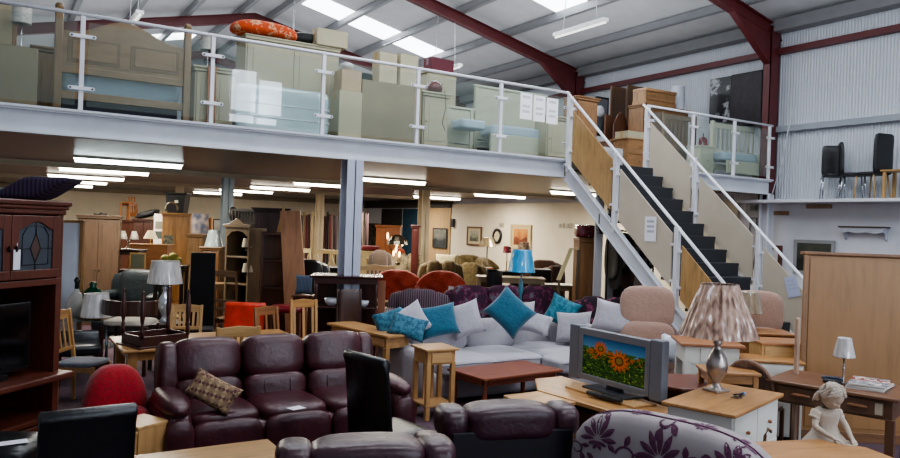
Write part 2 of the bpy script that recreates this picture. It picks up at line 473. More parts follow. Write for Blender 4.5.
for i, (px, l) in enumerate(((532, 'leftmost of three white notices taped to mezzanine glass'), (543.5, 'middle of three white notices taped to mezzanine glass'), (556, 'rightmost of three white notices taped to mezzanine glass'))):
    x, y = 7.28+.27*i, 9.565
    o = note(None, .24, .42, (x, y, 3.86-.01*i), (0, 0, 0), 'f0f0f2', '9a9aa0', (.85, .5, .3)); tag(o, l, 'notice')
# ---- fluorescent battens under the mezzanine
TUBE = emit('fff6e4', 14); TUBEC = emit('e8fbff', 16); k = 0
names = {2.0: 'left', 6.95: 'middle', 12.1: 'right'}
for xi, xc in enumerate((2.0, 6.95, 12.1)):
    for yi, yc in enumerate((13.7, 16.95, 20.4, 23.7, 27.2)):
        if (xi == 2 and yi > 2): continue
        lab = '%s fluorescent batten light in the %s row under the mezzanine' % (('nearest', 'second nearest', 'middle', 'second farthest', 'farthest')[yi], names[xc])
        t = thing('batten_light', lab, 'ceiling light', (xc, yc, SOF), 0, 'batten lights under the mezzanine')
        pb(t, 'housing', paint('9aa09c', .5), [(-.86, .86, -.05, .05, -.05, 0)])
        m = MB(); m.tube([(-.84, -.02, -.085), (.84, -.02, -.085)], .032, 8); m.box(-.86, .86, -.05, .03, -.06, -.05)
        obj('tube', m, TUBEC if (xi == 0 and yi == 0) else TUBE, t, smooth=True)
# pendant battens from the roof
def pendant(x, y, z, lab, up):
    t = thing('pendant_light', lab, 'ceiling light', (x, y, z))
    pb(t, 'housing', paint('d8d8d8', .4), [(-.07, .07, -.75, .75, 0, .07)])
    m = MB(); m.tube([(0, -.74, -.02), (0, .74, -.02)], .02); obj('tube', m, emit('f4f4ee', 1.2), t)
    for q in (-1, 1): pt(t, 'suspension_wire', paint('d0d0d0', .4), [[(0, .5*q, .07), (0, .4*q, up)]], .008)
pendant(9.9, 11.35, 6.12, 'white fluorescent fitting hanging by two wires near the staircase', 1.25)
x, y = S(127, 15.2); pendant(x, y, HZ(131, 22, 15.2), 'hanging batten light above the pine headboard', 2.2)
x, y = S(439, 19); pendant(x, y, HZ(440, 71, 19), 'distant hanging batten light right of the maroon bag', 1.6)
x, y = S(287, 19); o = pt(None, 'roof_hanger', paint('c0c0c0', .4), [[(x, y, 5.6), (x, y, 8.1)]], .02); tag(o, 'thin white hanging rod above the black round cushion', 'rod')
# ================================================================== FURNITURE KINDS
OAK = 'b98b55'; PINE = 'a8713a'; MAH = '5a2a1a'; DARK = '3a1c14'
def oak(ax='x', h=OAK): return wood(h, ax)
def leg4(t, mat, w, d, h, s=.05, inset=.0, name='leg', taper=0, top=0):
    for sx in (-1, 1):
        for sy in (-1, 1):
            x = sx*(w/2-s/2-inset); y = sy*(d/2-s/2-inset)
            if taper:
                m = MB(); m.lathe([(s*.5*taper, top), (s*.7, h)], (x, y, 0), 4); obj(name, m, mat, t)
            else: pb(t, name, mat, [(x-s/2, x+s/2, y-s/2, y+s/2, top, h)])
TURN = [(.35, 0), (.5, .03), (.35, .06), (.55, .12), (.8, .3), (.9, .5), (.6, .66), (.4, .72), (.7, .76), (.5, .8), (.7, .84), (.7, 1)]
def turned(t, mat, x, y, h, r, z0=0, flip=False, name='leg'):
    pr = [(r*a, z0+(h*b)) for a, b in TURN]
    if flip: pr = [(r*a, z0+h*(1-b)) for a, b in TURN][::-1]
    return pl(t, name, mat, pr, (x, y, 0), 12)
def table(lab, loc, rz, w, d, h, mat='b98b55', leg=.07, cat='table', name='dining_table', apron=.08, th=.03, group=None, over=.02, turnlegs=False, shelf=None):
    t = thing(name, lab, cat, loc, rz, group)
    pb(t, 'tabletop', wood(mat, 'x'), [(-w/2, w/2, -d/2, d/2, h-th, h)], .008)
    for q in (-1, 1):
        pb(t, 'apron', wood(mat, 'x'), [(-w/2+over+leg, w/2-over-leg, q*(d/2-over-.02)-.01, q*(d/2-over-.02)+.01, h-th-apron, h-th)])
        pb(t, 'apron', wood(mat, 'y'), [(q*(w/2-over-.02)-.01, q*(w/2-over-.02)+.01, -d/2+over+leg, d/2-over-leg, h-th-apron, h-th)])
    if turnlegs:
        for sx in (-1, 1):
            for sy in (-1, 1): turned(t, wood(mat, 'z'), sx*(w/2-over-leg/2), sy*(d/2-over-leg/2), h-th, leg*.6)
    else: leg4(t, wood(mat, 'z'), w-2*over, d-2*over, h-th, leg)
    if shelf: pb(t, 'shelf', wood(mat, 'x'), [(-w/2+over, w/2-over, -d/2+over, d/2-over, shelf, shelf+.025)])
    return t
def slat_chair(lab, loc, rz, mat='b08450', seat='4a3424', h=1.0, w=.44, n=5, group=None, style='slat', back=None):
    t = thing('dining_chair', lab, 'chair', loc, rz, group); z = wood(mat, 'z'); x_ = wood(mat, 'x')
    for s in (-1, 1):
        pb(t, 'leg', z, [(s*(w/2-.02)-.02, s*(w/2-.02)+.02, -.21, -.17, 0, .44)])
        m = MB(); m.prism([(.17, 0), (.21, 0), (.22, .45), (.29, h), (.255, h), (.18, .45)], s*(w/2-.018)-.018, s*(w/2-.018)+.018, 'x'); obj('back_post', m, z, t, bev=.004)
        pb(t, 'side_rail', x_, [(s*(w/2-.02)-.01, s*(w/2-.02)+.01, -.18, .2, .38, .43)])
    ps(t, 'seat', fabric(seat) if seat != mat else x_, [(0, 0, .46, w, .44, .05, dict(e=8, n=6))])
    def yb(z): return .2+.065*(z-.45)/(h-.45)
    if style in ('slat', 'ladder', 'cross'):
        pp(t, 'top_rail', x_, [(-w/2+.02, h-.1), (w/2-.02, h-.1), (w/2-.02, h-.01), (0, h+.012), (-w/2+.02, h-.01)], yb(h)-.012+.01, yb(h)+.02)
    if style == 'slat':
        pb(t, 'lower_rail', x_, [(-w/2+.03, w/2-.03, yb(.6)-.01, yb(.6)+.015, .57, .61)])
        for i in range(n):
            xx = -w/2+.06+(w-.12)*i/(n-1)
            m = MB(); m.prism([(yb(.6), .6), (yb(.6)+.012, .6), (yb(h)+.012, h-.09), (yb(h), h-.09)], xx-.016, xx+.016, 'x'); obj('back_slat', m, z, t)
    elif style == 'ladder':
        for zz in (.6, .74):
            pb(t, 'back_slat', x_, [(-w/2+.03, w/2-.03, yb(zz), yb(zz)+.015, zz, zz+.05)])
    elif style == 'cross':
        pb(t, 'lower_rail', x_, [(-w/2+.03, w/2-.03, yb(.6)-.01, yb(.6)+.015, .57, .61)])
        for s in (-1, 1):
            pt(t, 'cross_bar', z, [[(-s*(w/2-.04), yb(.62), .61), (0, yb(.75)+.0, .75), (s*(w/2-.04), yb(h)-.0, h-.1)]], .018, 6)
    elif style == 'panel':
        ps(t, 'backrest', back or leather('1a1a1c'), [(0, .235, (h+.5)/2, w-.02, .06, h-.5, dict(e=7, n=8))])
    return t
def parsons(lab, loc, rz, mat, h=1.05, w=.45, roll=True, legm=None, group=None, legs=True, piping=None):
    """high upholstered chair with a rolled top"""
    t = thing('dining_chair', lab, 'chair', loc, rz, group); legm = legm or wood(DARK, 'z')
    ps(t, 'seat', mat, [(0, -.01, .44, w, .46, .13, dict(e=7, n=8))])
    m = MB(); a = w/2-.005; pr = [(.17, .4), (.23, .4), (.25, .6), (.285, h-.1), (.31, h-.04), (.3, h), (.26, h+.01), (.225, h-.03), (.235, h-.1), (.19, .6)]
    m.prism(pr, -a, a, 'x'); o = obj('backrest', m, mat, t, bev=.014)
    for p in o.data.polygons: p.use_smooth = True
    for sx in (-1, 1):
        for sy in (-1, 1):
            m = MB(); m.lathe([(.022, 0), (.032, .4)], (sx*(w/2-.04), sy*.18, 0), 4); obj('leg', m, legm, t)
    return t
def wardrobe(lab, loc, rz, w, d, h, mat, doors=2, cat='wardrobe', name='wardrobe', cornice=.04, drawer=0, arch=False, group=None, z0=0, back=False):
    t = thing(name, lab, cat, loc, rz, group); z = wood(mat, 'z') if isinstance(mat, str) else mat; x_ = wood(mat, 'x') if isinstance(mat, str) else mat
    c = cornice
    pb(t, 'carcass', z, [(-w/2, w/2, -d/2+.02, d/2, z0+.06, h-.05)])
    pb(t, 'plinth', x_, [(-w/2-.01, w/2+.01, -d/2, d/2+.005, z0, z0+.08)])
    pb(t, 'cornice', x_, [(-w/2-c, w/2+c, -d/2-c, d/2+c*.3, h-.03, h), (-w/2-c/2, w/2+c/2, -d/2-c/2, d/2+.005, h-.07, h-.03)], .008)
    dh = h-.09; zb = z0+.1+(.28 if drawer else 0)
    for i in range(doors):
        a = -w/2+.02+(w-.04)*i/doors+.004; b = -w/2+.02+(w-.04)*(i+1)/doors-.004
        q = pb(t, 'door', z, [(a, b, -d/2, -d/2+.02, zb, dh)], .004)
        f = min(.08, (b-a)*.22)
        if arch:
            n = 8; poly = [(a+f, zb+f), (b-f, zb+f), (b-f, dh-f*1.9)]+[((a+b)/2+(b-a-2*f)/2*math.cos(PI*k/n), dh-f*1.9+f*.9*math.sin(PI*k/n)) for k in range(1, n)]+[(a+f, dh-f*1.9)]
            pp(q, 'panel', z, poly, -d/2-.008, -d/2, bev=.006)
        else: pb(q, 'panel', z, [(a+f, b-f, -d/2-.008, -d/2, zb+f, dh-f)], .008)
        kx = b-.03 if i % 2 == 0 and doors > 1 else a+.03
        m = MB(); m.soft(kx, -d/2-.02, (zb+dh)/2, .03, .03, .03, e=2, n=4); obj('knob', m, x_, q, smooth=True)
    if drawer:
        q = pb(t, 'drawer', x_, [(-w/2+.03, w/2-.03, -d/2, -d/2+.02, z0+.1, z0+.36)])
        for s in (-1, 1):
            m = MB(); m.soft(s*w*.25, -d/2-.02, z0+.23, .035, .035, .035, e=2, n=4); obj('knob', m, x_, q, smooth=True)
    return t
def chest(lab, loc, rz, w, d, h, top, body, rows=2, cols=1, cat='chest of drawers', name='chest_of_drawers', feet=.06, knob=None, over=.02, group=None, z0=0, th=.03):
    t = thing(name, lab, cat, loc, rz, group)
    bm_ = wood(body, 'x') if isinstance(body, str) else body; tm = wood(top, 'x') if isinstance(top, str) else top
    pb(t, 'top', tm, [(-w/2-over, w/2+over, -d/2-over, d/2+over, h-th, h)], .008)
    pb(t, 'carcass', bm_, [(-w/2, w/2, -d/2, d/2, z0+feet, h-th)])
    if feet: leg4(t, bm_, w, d, z0+feet+.01, .06, 0, 'foot', top=z0)
    ph = (h-th-feet-z0-.02)/rows; pw = (w-.04)/cols
    for i in range(rows):
        for j in range(cols):
            a = -w/2+.02+pw*j+.008; z_ = z0+feet+.02+ph*i
            q = pb(t, 'drawer', bm_, [(a, a+pw-.016, -d/2-.012, -d/2+.005, z_, z_+ph-.016)], .005)
            for s in ((0,) if pw < .6 else (-1, 1)):
                m = MB(); m.soft(a+pw/2-.008+s*pw*.28, -d/2-.03, z_+ph/2, .032, .035, .032, e=2, n=4); obj('knob', m, knob or tm, q, smooth=True)
    return t
def shelves(lab, loc, rz, w, d, h, mat, n=4, cat='bookcase', name='bookcase', arch=0, back=None, z0=0):
    t = thing(name, lab, cat, loc, rz); z = wood(mat, 'z'); x_ = wood(mat, 'x')
    for s in (-1, 1): pb(t, 'side_panel', z, [(s*(w/2-.02)-.02, s*(w/2-.02)+.02, -d/2, d/2, z0, h)])
    pb(t, 'back_panel', back or z, [(-w/2+.04, w/2-.04, d/2-.02, d/2-.005, z0+.05, h)])
    for i in range(n+1):
        zz = z0+.06+(h-z0-.1)*i/n
        pb(t, 'shelf' if i < n else 'top', x_, [(-w/2+.04, w/2-.04, -d/2+.005, d/2-.02, zz-.015, zz+.015)])
    if arch:
        poly = [(-w/2-.03, h), (w/2+.03, h), (w/2+.05, h+.05), (w*.3, h+.07), (w*.15, h+arch*.75), (0, h+arch), (-w*.15, h+arch*.75), (-w*.3, h+.07), (-w/2-.05, h+.05)]
        pp(t, 'arched_cornice', x_, poly, -d/2-.03, -d/2+.02, bev=.008)
        pp(t, 'arched_rail', x_, [(-w/2+.04, h), (w/2-.04, h), (w/2-.04, h-.16), (w*.25, h-.08), (0, h-.05), (-w*.25, h-.08), (-w/2+.04, h-.16)], -d/2, -d/2+.02)
    return t
BASES = {
 'urn': [(.5, 0), (.5, .04), (.3, .08), (.2, .14), (.3, .2), (.55, .32), (.62, .45), (.5, .6), (.25, .72), (.18, .8), (.28, .84), (.14, .9), (.12, 1)],
 'stick': [(.5, 0), (.5, .03), (.15, .06), (.08, .1), (.08, .5), (.14, .53), (.08, .56), (.08, 1)],
 'bottle': [(.4, 0), (.55, .1), (.6, .3), (.5, .5), (.2, .7), (.12, .85), (.12, 1)]}
def lamp(lab, loc, zb, bh, br, base, bmat, sh, r0, r1, smat, rz=0, name='table_lamp', group=None, fl=0, seg=28, bsq=False):
    """lamp standing at zb: base height bh, shade height sh radii bottom r0 top r1"""
    t = thing(name, lab, 'lamp', (loc[0], loc[1], zb), rz, group)
    m = MB(); m.lathe([(br*a*2, bh*b) for a, b in BASES[base]], (0, 0, 0), 20)
    obj('base', m, bmat, t, smooth=True)
    if bsq: pb(t, 'foot', bmat, [(-br*1.1, br*1.1, -br*1.1, br*1.1, 0, .022)], .006)
    m = MB(); m.lathe([(r0, bh-.02), (r0*.99, bh-.01), (r1, bh+sh-.01), (r1, bh+sh), (r1-.006, bh+sh-.002), (r0-.006, bh-.02)], (0, 0, 0), seg, flute=fl)
    obj('shade', m, smat, t, smooth=not fl)
    pt(t, 'finial', bmat, [[(0, 0, bh-.01), (0, 0, bh+sh*.98)]], .006, 6)
    return t
def cushion(lab, loc, z, rz, w, h, t, mat, tilt=0, roll=0, name='cushion', group=None, pipe=None, cat='cushion'):
    """scatter cushion, its lower edge at z, front facing -Y, leaning back by tilt"""
    m = MB(); m.pillow(w, h, t, Matrix.Rotation(roll, 4, 'Y'), 12)
    lo = min(v.co.z for v in m.bm.verts)
    for v in m.bm.verts: v.co.z -= lo
    o = obj(name, m, mat, None, smooth=True); o.location = (loc[0], loc[1], z); o.rotation_euler = (-tilt, 0, rz)
    tag(o, lab, cat, group); return o
def flatcushion(lab, loc, z, rz, w, d, h, mat, rot=None, group=None, name='cushion', e=4, cat='cushion', fn=None):
    m = MB(); m.soft(0, 0, 0, w, d, h, e=e, n=10, rot=rot, fn=fn)
    lo = min(v.co.z for v in m.bm.verts)
    for v in m.bm.verts: v.co.z -= lo
    o = obj(name, m, mat, None, smooth=True); o.location = (loc[0], loc[1], z); o.rotation_euler = (0, 0, rz)
    tag(o, lab, cat, group); return o
def sofa(lab, loc, rz, w, mat, n=2, d=.9, h=.85, arm=.18, armh=.6, seat=.42, cat='sofa', name='sofa', group=None, cush=None, tuft=None, roll=True, e=6, feet=True):
    t = thing(name, lab, cat, loc, rz, group); cm = cush or mat; iw = w-2*arm
    ps(t, 'base', mat, [(0, 0.0, .2, w-.06, d-.06, .26, dict(e=9))])
    if feet: leg4(t, wood(DARK, 'z'), w-.1, d-.14, .1, .05, 0, 'foot')
    for s in (-1, 1):
        ps(t, 'arm', mat, [(s*(w/2-arm/2), -.02, armh/2+.04, arm, d-.06, armh-.06, dict(e=6))]+([(s*(w/2-arm/2), -.03, armh-.05, arm*1.15, d-.04, .16, dict(e=3))] if roll else []))
    ps(t, 'back', mat, [(0, d/2-.12, h/2+.05, w-.06, .22, h-.12, dict(e=6))])
    for i in range(n):
        x = -iw/2+iw*(i+.5)/n
        ps(t, 'seat_cushion', cm, [(x, -.08, seat, iw/n-.005, d-.24, .17, dict(e=6))])
        if tuft:
            def fn(p, x=x):
                a = math.cos(p.x*18)*math.cos(p.z*18); return Vector((p.x, p.y-(.025*a if p.y < 0 else 0), p.z))
            ps(t, 'back_cushion', cm, [(x, d/2-.2, h-.22, iw/n+.02, .24, h-seat+.02, dict(e=5, n=14, fn=fn))])
        else: ps(t, 'back_cushion', cm, [(x, d/2-.24, (seat+h)/2+.05, iw/n-.01, .2, h-seat-.02, dict(e=4.5, rot=(-.12, 0, 0)))])
    return t
def buttonback(lab, loc, rz, w, mat, h=.85, d=.8, cat='armchair', name='armchair', group=None):
    """low buttoned chair with a curved scalloped back"""
    t = thing(name, lab, cat, loc, rz, group)
    ps(t, 'base', mat, [(0, 0, .22, w-.1, d-.1, .3, dict(e=6))])
    leg4(t, wood(DARK, 'z'), w-.2, d-.2, .09, .05, 0, 'foot')
    def fn(p):
        top = max(0, p.z)/(h*.3); q = p.copy()
        q.y -= .28*(abs(p.x)/(w/2))**2*.9
        q.z -= .12*(abs(p.x)/(w/2))**2.2 if p.z > 0 else 0
        if p.y < 0: q.y += .03*(math.cos(p.x*20)*math.cos(p.z*20))
        return q
    ps(t, 'backrest', mat, [(0, d/2-.1, h-.28, w, .24, .56, dict(e=3.2, n=16, fn=fn))])
    ps(t, 'seat_cushion', mat, [(0, -.06, .42, w-.2, d-.3, .16, dict(e=4))])
    for s in (-1, 1): ps(t, 'arm', mat, [(s*(w/2-.1), -.05, .42, .17, d-.2, .34, dict(e=3.5))])
    return t
def picture(lab, px, py0, py1, wpx, X, frame, fn, fw=.05, nx=20, ny=20, name='framed_picture', mount=None):
    """hung on the right wall (plane x = X) or facing it"""
    v = RM @ _ray(px, (py0+py1)/2); t = (X-CAMPOS.x)/v.x; y = CAMPOS.y+v.y*t
    def zz(py):
        w_ = RM @ _ray(px, py); return CAMPOS.z+w_.z*(X/w_.x)
    def yy(pq):
        w_ = RM @ _ray(pq, (py0+py1)/2); return w_.y*(X/w_.x)
    z1, z0 = zz(py0), zz(py1); w = abs(yy(px-wpx/2)-yy(px+wpx/2)); h = z1-z0
    t = thing(name, lab, 'picture', (X, y, z0), -PI/2)
    pb(t, 'frame', frame, [(-w/2, w/2, -.035, 0, 0, fw), (-w/2, w/2, -.035, 0, h-fw, h), (-w/2, -w/2+fw, -.035, 0, fw, h-fw), (w/2-fw, w/2, -.035, 0, fw, h-fw)], .006)
    art(t, 'canvas', w-2*fw, h-2*fw, nx, ny, fn, (0, -.015, fw))
    return t
def carton(lab, loc, z, rz, w, d, h, mat, tape=None, name='cardboard_box', cat='box', group=None, flap=False):
    t = thing(name, lab, cat, (loc[0], loc[1], z), rz, group)
    pb(t, 'body', mat, [(-w/2, w/2, -d/2, d/2, 0, h)], .012)
    pb(t, 'flap', mat, [(-w/2+.003, w/2-.003, -d/2+.003, -.004, h, h+.005)], 0)
    pb(t, 'flap', mat, [(-w/2+.003, w/2-.003, .004, d/2-.003, h, h+.005)], 0)
    pb(t, 'tape', tape or paint('b59a6a', .3), [(-w/2-.002, w/2+.002, -.03, .03, h+.005, h+.007), (-w/2-.003, -w/2, -.03, .03, h-.12, h+.006), (w/2, w/2+.003, -.03, .03, h-.12, h+.006)], 0)
    return t
def bedhead(lab, loc, z, rz, w, h, mat, style='slat', blue=True, n=9, group=None, foot=True, d=.0):
    t = thing('bed', lab, 'bed', (loc[0], loc[1], z), rz, group)
    Z = wood(mat, 'z') if isinstance(mat, str) else mat; X_ = wood(mat, 'x') if isinstance(mat, str) else mat
    for s in (-1, 1): pb(t, 'post', Z, [(s*(w/2-.035)-.035, s*(w/2-.035)+.035, -.035, .035, 0, h)], .008)
    if style == 'slat':
        pb(t, 'top_rail', X_, [(-w/2+.07, w/2-.07, -.02, .02, h-.14, h-.03)], .008)
        pb(t, 'lower_rail', X_, [(-w/2+.07, w/2-.07, -.02, .02, h*.45, h*.45+.08)])
        for i in range(n):
            x = -w/2+.14+(w-.28)*i/(n-1); pb(t, 'slat', Z, [(x-.022, x+.022, -.008, .008, h*.45+.08, h-.14)])
    elif style == 'board':
        pb(t, 'headboard', X_, [(-w/2+.07, w/2-.07, -.015, .015, h*.28, h-.04)])
        pb(t, 'top_rail', X_, [(-w/2-.02, w/2+.02, -.04, .04, h-.04, h)], .008)
    pb(t, 'bottom_rail', X_, [(-w/2+.07, w/2-.07, -.02, .02, h*.16, h*.26)])
    if d:
        for s in (-1, 1): pb(t, 'side_rail', wood(mat, 'y') if isinstance(mat, str) else mat, [(s*(w/2-.04)-.015, s*(w/2-.04)+.015, -d, -.03, h*.16, h*.26)])
        pb(t, 'foot_rail', X_, [(-w/2+.05, w/2-.05, -d-.02, -d+.02, h*.12, h*.3)])
    return t
# ================================================================== FOREGROUND
BRL = leather('421c24', .34); BRL2 = leather('361a24', .34); BLK = leather('0f1014', .3)
GREY = fabric('b0adb3', 'a3a0a6', 90, .25); TEAL = fabric('2c6880', '1e4c62', 70, .4); TEALP = spots('46788c', '2a566e', 22, .5)
WICK = spots('c9c6c2', 'b4b0ac', 40, .5)
# --- brown leather three seat recliner sofa
t = thing('sofa', 'brown leather three seat recliner sofa with overstuffed back in the left foreground', 'sofa', (2.32, 6.62), 0)
t.scale = (.93, 1, 1)
ps(t, 'base', BRL, [(0, -.03, .21, 2.2, .9, .38, dict(e=10))])
for s in (-1, 1):
    def fn(p, s=s):
        q = p.copy(); 
        if p.y > .2: q.x -= s*.06
        return q
    ps(t, 'arm', BRL, [(s*1.08, -.12, .33, .25, .92, .46, dict(e=5)), (s*1.08, -.18, .56, .27, .8, .17, dict(e=2.6, n=10)), (s*1.08, -.56, .3, .24, .1, .4, dict(e=3))])
    ps(t, 'wing', BRL, [(s*1.02, .3, .66, .2, .3, .64, dict(e=4, n=10, rot=(-.12, 0, 0)))])
for i in (-1, 0, 1):
    def fs(p):
        q = p.copy(); q.z += .02*math.cos(p.x*4); return q
    c = ps(t, 'seat_cushion', BRL, [(i*.66, -.16, .41, .66, .66, .17, dict(e=4.5, n=12, fn=fs)), (i*.66, -.49, .28, .64, .12, .34, dict(e=4))])
    def fb(p):
        q = p.copy(); q.y -= .02*math.cos(p.x*5); return q
    b = ps(t, 'back_cushion', BRL, [(i*.66, .28, .81, .655, .27, .40, dict(e=3.8, n=14, rot=(-.2, 0, 0), fn=fb))])
    ps(t, 'lumbar_cushion', BRL, [(i*.66, .18, .53, .65, .22, .3, dict(e=3.6, n=12, rot=(-.1, 0, 0)))])
    for q in (-.13, .13):
        pt(b, 'seam', BRL, [[(i*.66+q, .075, .42), (i*.66+q, .058, .5), (i*.66+q, .075, .62)]], .005, 5)
pb(t, 'back_panel', paint('141216', .6), [(-.98, 1.0, .38, .44, .12, .84)])
def tartan():
    m, nt, b = nm('tartan'); v = coords(nt, (1, 1, 1), (0, .5, 0))
    ck = nt.nodes.new('ShaderNodeTexChecker'); ck.inputs['Scale'].default_value = 40
    ck.inputs['Color1'].default_value = lin('8f7458'); ck.inputs['Color2'].default_value = lin('4a2c30'); nt.links.new(v, ck.inputs['Vector'])
    c2 = nt.nodes.new('ShaderNodeTexChecker'); c2.inputs['Scale'].default_value = 20
    c2.inputs['Color1'].default_value = lin('b09a74'); c2.inputs['Color2'].default_value = lin('6a4a44'); nt.links.new(v, c2.inputs['Vector'])
    mx = nt.nodes.new('ShaderNodeMix'); mx.data_type = 'RGBA'; mx.inputs[0].default_value = .5
    nt.links.new(ck.outputs[0], mx.inputs[6]); nt.links.new(c2.outputs[0], mx.inputs[7]); nt.links.new(mx.outputs[2], b.inputs['Base Color'])
    b.inputs['Roughness'].default_value = .9; return m
cushion('small tartan checked cushion leaning on the left arm of the brown leather sofa', (1.52, 6.2), .47, -.5, .44, .25, .13, tartan(), .45, .45)
o = note(None, .13, .1, A(300, 409, .525)+(.525,), (-PI/2, 0, .3), 'e4e4ea', '9098a8', (.6,), 'price_tag'); tag(o, 'white price tag lying on the middle seat of the brown leather sofa', 'price tag')
# --- recliner armchairs whose backs face the camera
def backchair(lab, loc, rz):
    t = thing('armchair', lab, 'armchair', loc, rz)
    ps(t, 'base', BRL2, [(0, -.05, .22, .84, .8, .36, dict(e=9))])
    pb(t, 'back_panel', paint('17151c', .35), [(-.4, .4, .33, .37, .1, .84)], .01)
    ps(t, 'seat_cushion', BRL2, [(0, -.14, .42, .56, .62, .2, dict(e=4))])
    for s in (-1, 1): ps(t, 'arm', BRL2, [(s*.38, -.1, .36, .2, .82, .5, dict(e=4)), (s*.38, -.12, .58, .23, .74, .16, dict(e=3))])
    def fn(p):
        q = p.copy(); q.z -= .02*(abs(p.x)/.35)**2; return q
    c = ps(t, 'headrest', BRL2, [(0, .24, .88, .6, .3, .22, dict(e=4.6, n=16, fn=fn))])
    for s in (-1, 1): ps(t, 'shoulder_pad', BRL2, [(s*.37, .22, .875, .2, .3, .2, dict(e=3, n=10))])
    for q in (-.1, .1): pt(c, 'seam', BRL2, [[(q, .12, .95), (q, .24, .988), (q, .38, .93)]], .004, 5)
    ps(t, 'backrest', BRL2, [(0, .2, .6, .58, .26, .48, dict(e=4))])
    return t
backchair('brown leather recliner armchair seen from behind at the bottom centre, nearer of the two', (1.78, 3.72), PI-.33)
backchair('brown leather recliner armchair seen from behind, standing beside the floral sofa', (2.92, 4.05), PI-.3)
# --- floral sofa back
def floral():
    def f(u, v): return None
    m, nt, b = nm('cream cloth with purple flowers'); v = coords(nt)
    f1 = noise_n(nt, v, 9, 2, .4)
    col = ramp(nt, f1, [(.0, lin('8c8486')), (1, lin('9c9494'))])
    nt.links.new(col, b.inputs['Base Color']); b.inputs['Roughness'].default_value = .85; return m
FLC = floral(); PUR_ = fabric('5a2648', '441c38', 60)
ft = thing('sofa', 'cream sofa with large purple flower pattern at the bottom, seen from behind', 'sofa', (3.62, 3.02), math.radians(106))
ft.scale = (1, 1, 1.09)
FW_, FH = 1.25, .94
def ftop(x):
    """height of the curved back"""
    return FH-.1*max(0, (abs(x)-.35)/.3)**2
def fn(p):
    q = p.copy()
    if p.z > 0: q.z -= .09*(abs(p.x)/(FW_/2))**3
    return q
ps(ft, 'back', FLC, [(0, .25, .56, FW_, .3, .78, dict(e=5, n=16, fn=fn))])
ps(ft, 'base', FLC, [(0, -.1, .25, FW_-.04, .8, .34, dict(e=8))])
ps(ft, 'seat_cushion', FLC, [(0, -.2, .44, FW_-.4, .6, .16, dict(e=5))])
for s in (-1, 1): ps(ft, 'arm', FLC, [(s*(FW_/2-.1), -.15, .4, .2, .75, .44, dict(e=4))])
# stems and flowers laid on the cloth of the back
from mathutils.bvhtree import BVHTree
def backray(u, w_):
    if w_ <= .68: return Vector((u, 2, w_)), Vector((0, -1, 0))
    a = min(2.2, (w_-.68)/.37*1.5708); return Vector((u, .25+2*math.cos(a), .68+2*math.sin(a))), Vector((0, -math.cos(a), -math.sin(a)))
def onback(par, tgt, shapes, mat, name, outward=(0, 1, .35), off=.004):
    me = tgt.data; bv = BVHTree.FromPolygons([v.co for v in me.vertices], [p.vertices for p in me.polygons])
    m = MB()
    for poly in shapes:
        n = len(poly); vs = []
        for (u, w_) in poly:
            o_, d_ = backray(u, w_)
            h, nn, _, _ = bv.ray_cast(o_, d_)
            if h is None: vs = None; break
            vs.append(h+nn*off)
        if vs:
            c = sum(vs, Vector())/n; c += (vs[0]-c)*0
            vv = [m.bm.verts.new(v) for v in vs]; cc = m.bm.verts.new(c+Vector((0, .003, .003)))
            for i in range(n): m.bm.faces.new((vv[i], vv[(i+1) % n], cc))
    return obj(name, m, mat, par)
def petal(cx, cy, a, L, w):
    ca, sa = math.cos(a), math.sin(a); pts = []
    for s, q in ((0, 0), (.3, .7), (.6, 1), (.85, .6), (1, 0), (.85, -.6), (.6, -1), (.3, -.7)):
        x, y = s*L, q*w; pts.append((cx+x*ca-y*sa, cy+x*sa+y*ca))
    return pts
def curl(pts, w):
    out = []
    for i in range(len(pts)-1):
        (x0, y0), (x1, y1) = pts[i], pts[i+1]; d = math.hypot(x1-x0, y1-y0) or 1; nx_, ny_ = -(y1-y0)/d*w, (x1-x0)/d*w
        out.append([(x0+nx_, y0+ny_), (x1+nx_, y1+ny_), (x1-nx_, y1-ny_), (x0-nx_, y0-ny_)])
    return out
back = [c for c in ft.children if c.name.startswith('back')][0]
fl = []
def flower(cx, cy, r):
    for k in range(7): fl.append(petal(cx+.15*r*math.cos(PI*k/6), cy+.15*r*math.sin(PI*k/6), PI*k/6, r*.85, r*.135))
    for k in range(4): fl.append(petal(cx, cy-r*.1, PI+PI*(k+.5)/4, r*.55, r*.11))
for cx, cy, r in ((-.42, .84, .13), (.0, .8, .14), (.4, .83, .13), (-.2, .6, .1), (.22, .6, .1), (-.5, .56, .1), (.5, .56, .1), (-.2, 1.02, .08), (.2, 1.03, .08)): flower(cx, cy, r)
for cx, cy, r, a0, sg in ((.2, .76, .075, 0, 1), (-.2, .78, .075, 2, -1), (.56, .72, .07, 1, 1), (-.57, .72, .06, 3, -1), (.02, .64, .07, 4, 1), (-.35, .66, .06, 5, 1), (.36, .66, .06, 0, -1), (0, .98, .06, 2, 1), (.4, 1.0, .05, 1, 1), (-.4, 1.0, .05, 4, -1)):
    pts = [(cx+r*(1-k/16)*math.cos(a0+sg*k*.42), cy+r*(1-k/16)*math.sin(a0+sg*k*.42)) for k in range(13)]
    fl += curl(pts, .0075)
    for k in (0, 3, 6):
        a = a0+sg*k*.42; fl.append(petal(pts[k][0], pts[k][1], a+.8, .07, .02))
onback(ft, back, fl, PUR_, 'flower_pattern', off=.003)
bv_ = BVHTree.FromPolygons([v.co for v in back.data.vertices], [p.vertices for p in back.data.polygons]); pth = []
for k in range(41):
    h_ = bv_.ray_cast(*backray(-.6+1.2*k/40, 1.02))[0]
    if h_: pth.append(h_+Vector((0, 0, .002)))
pt(ft, 'piping', PUR_, [pth], .007, 6)
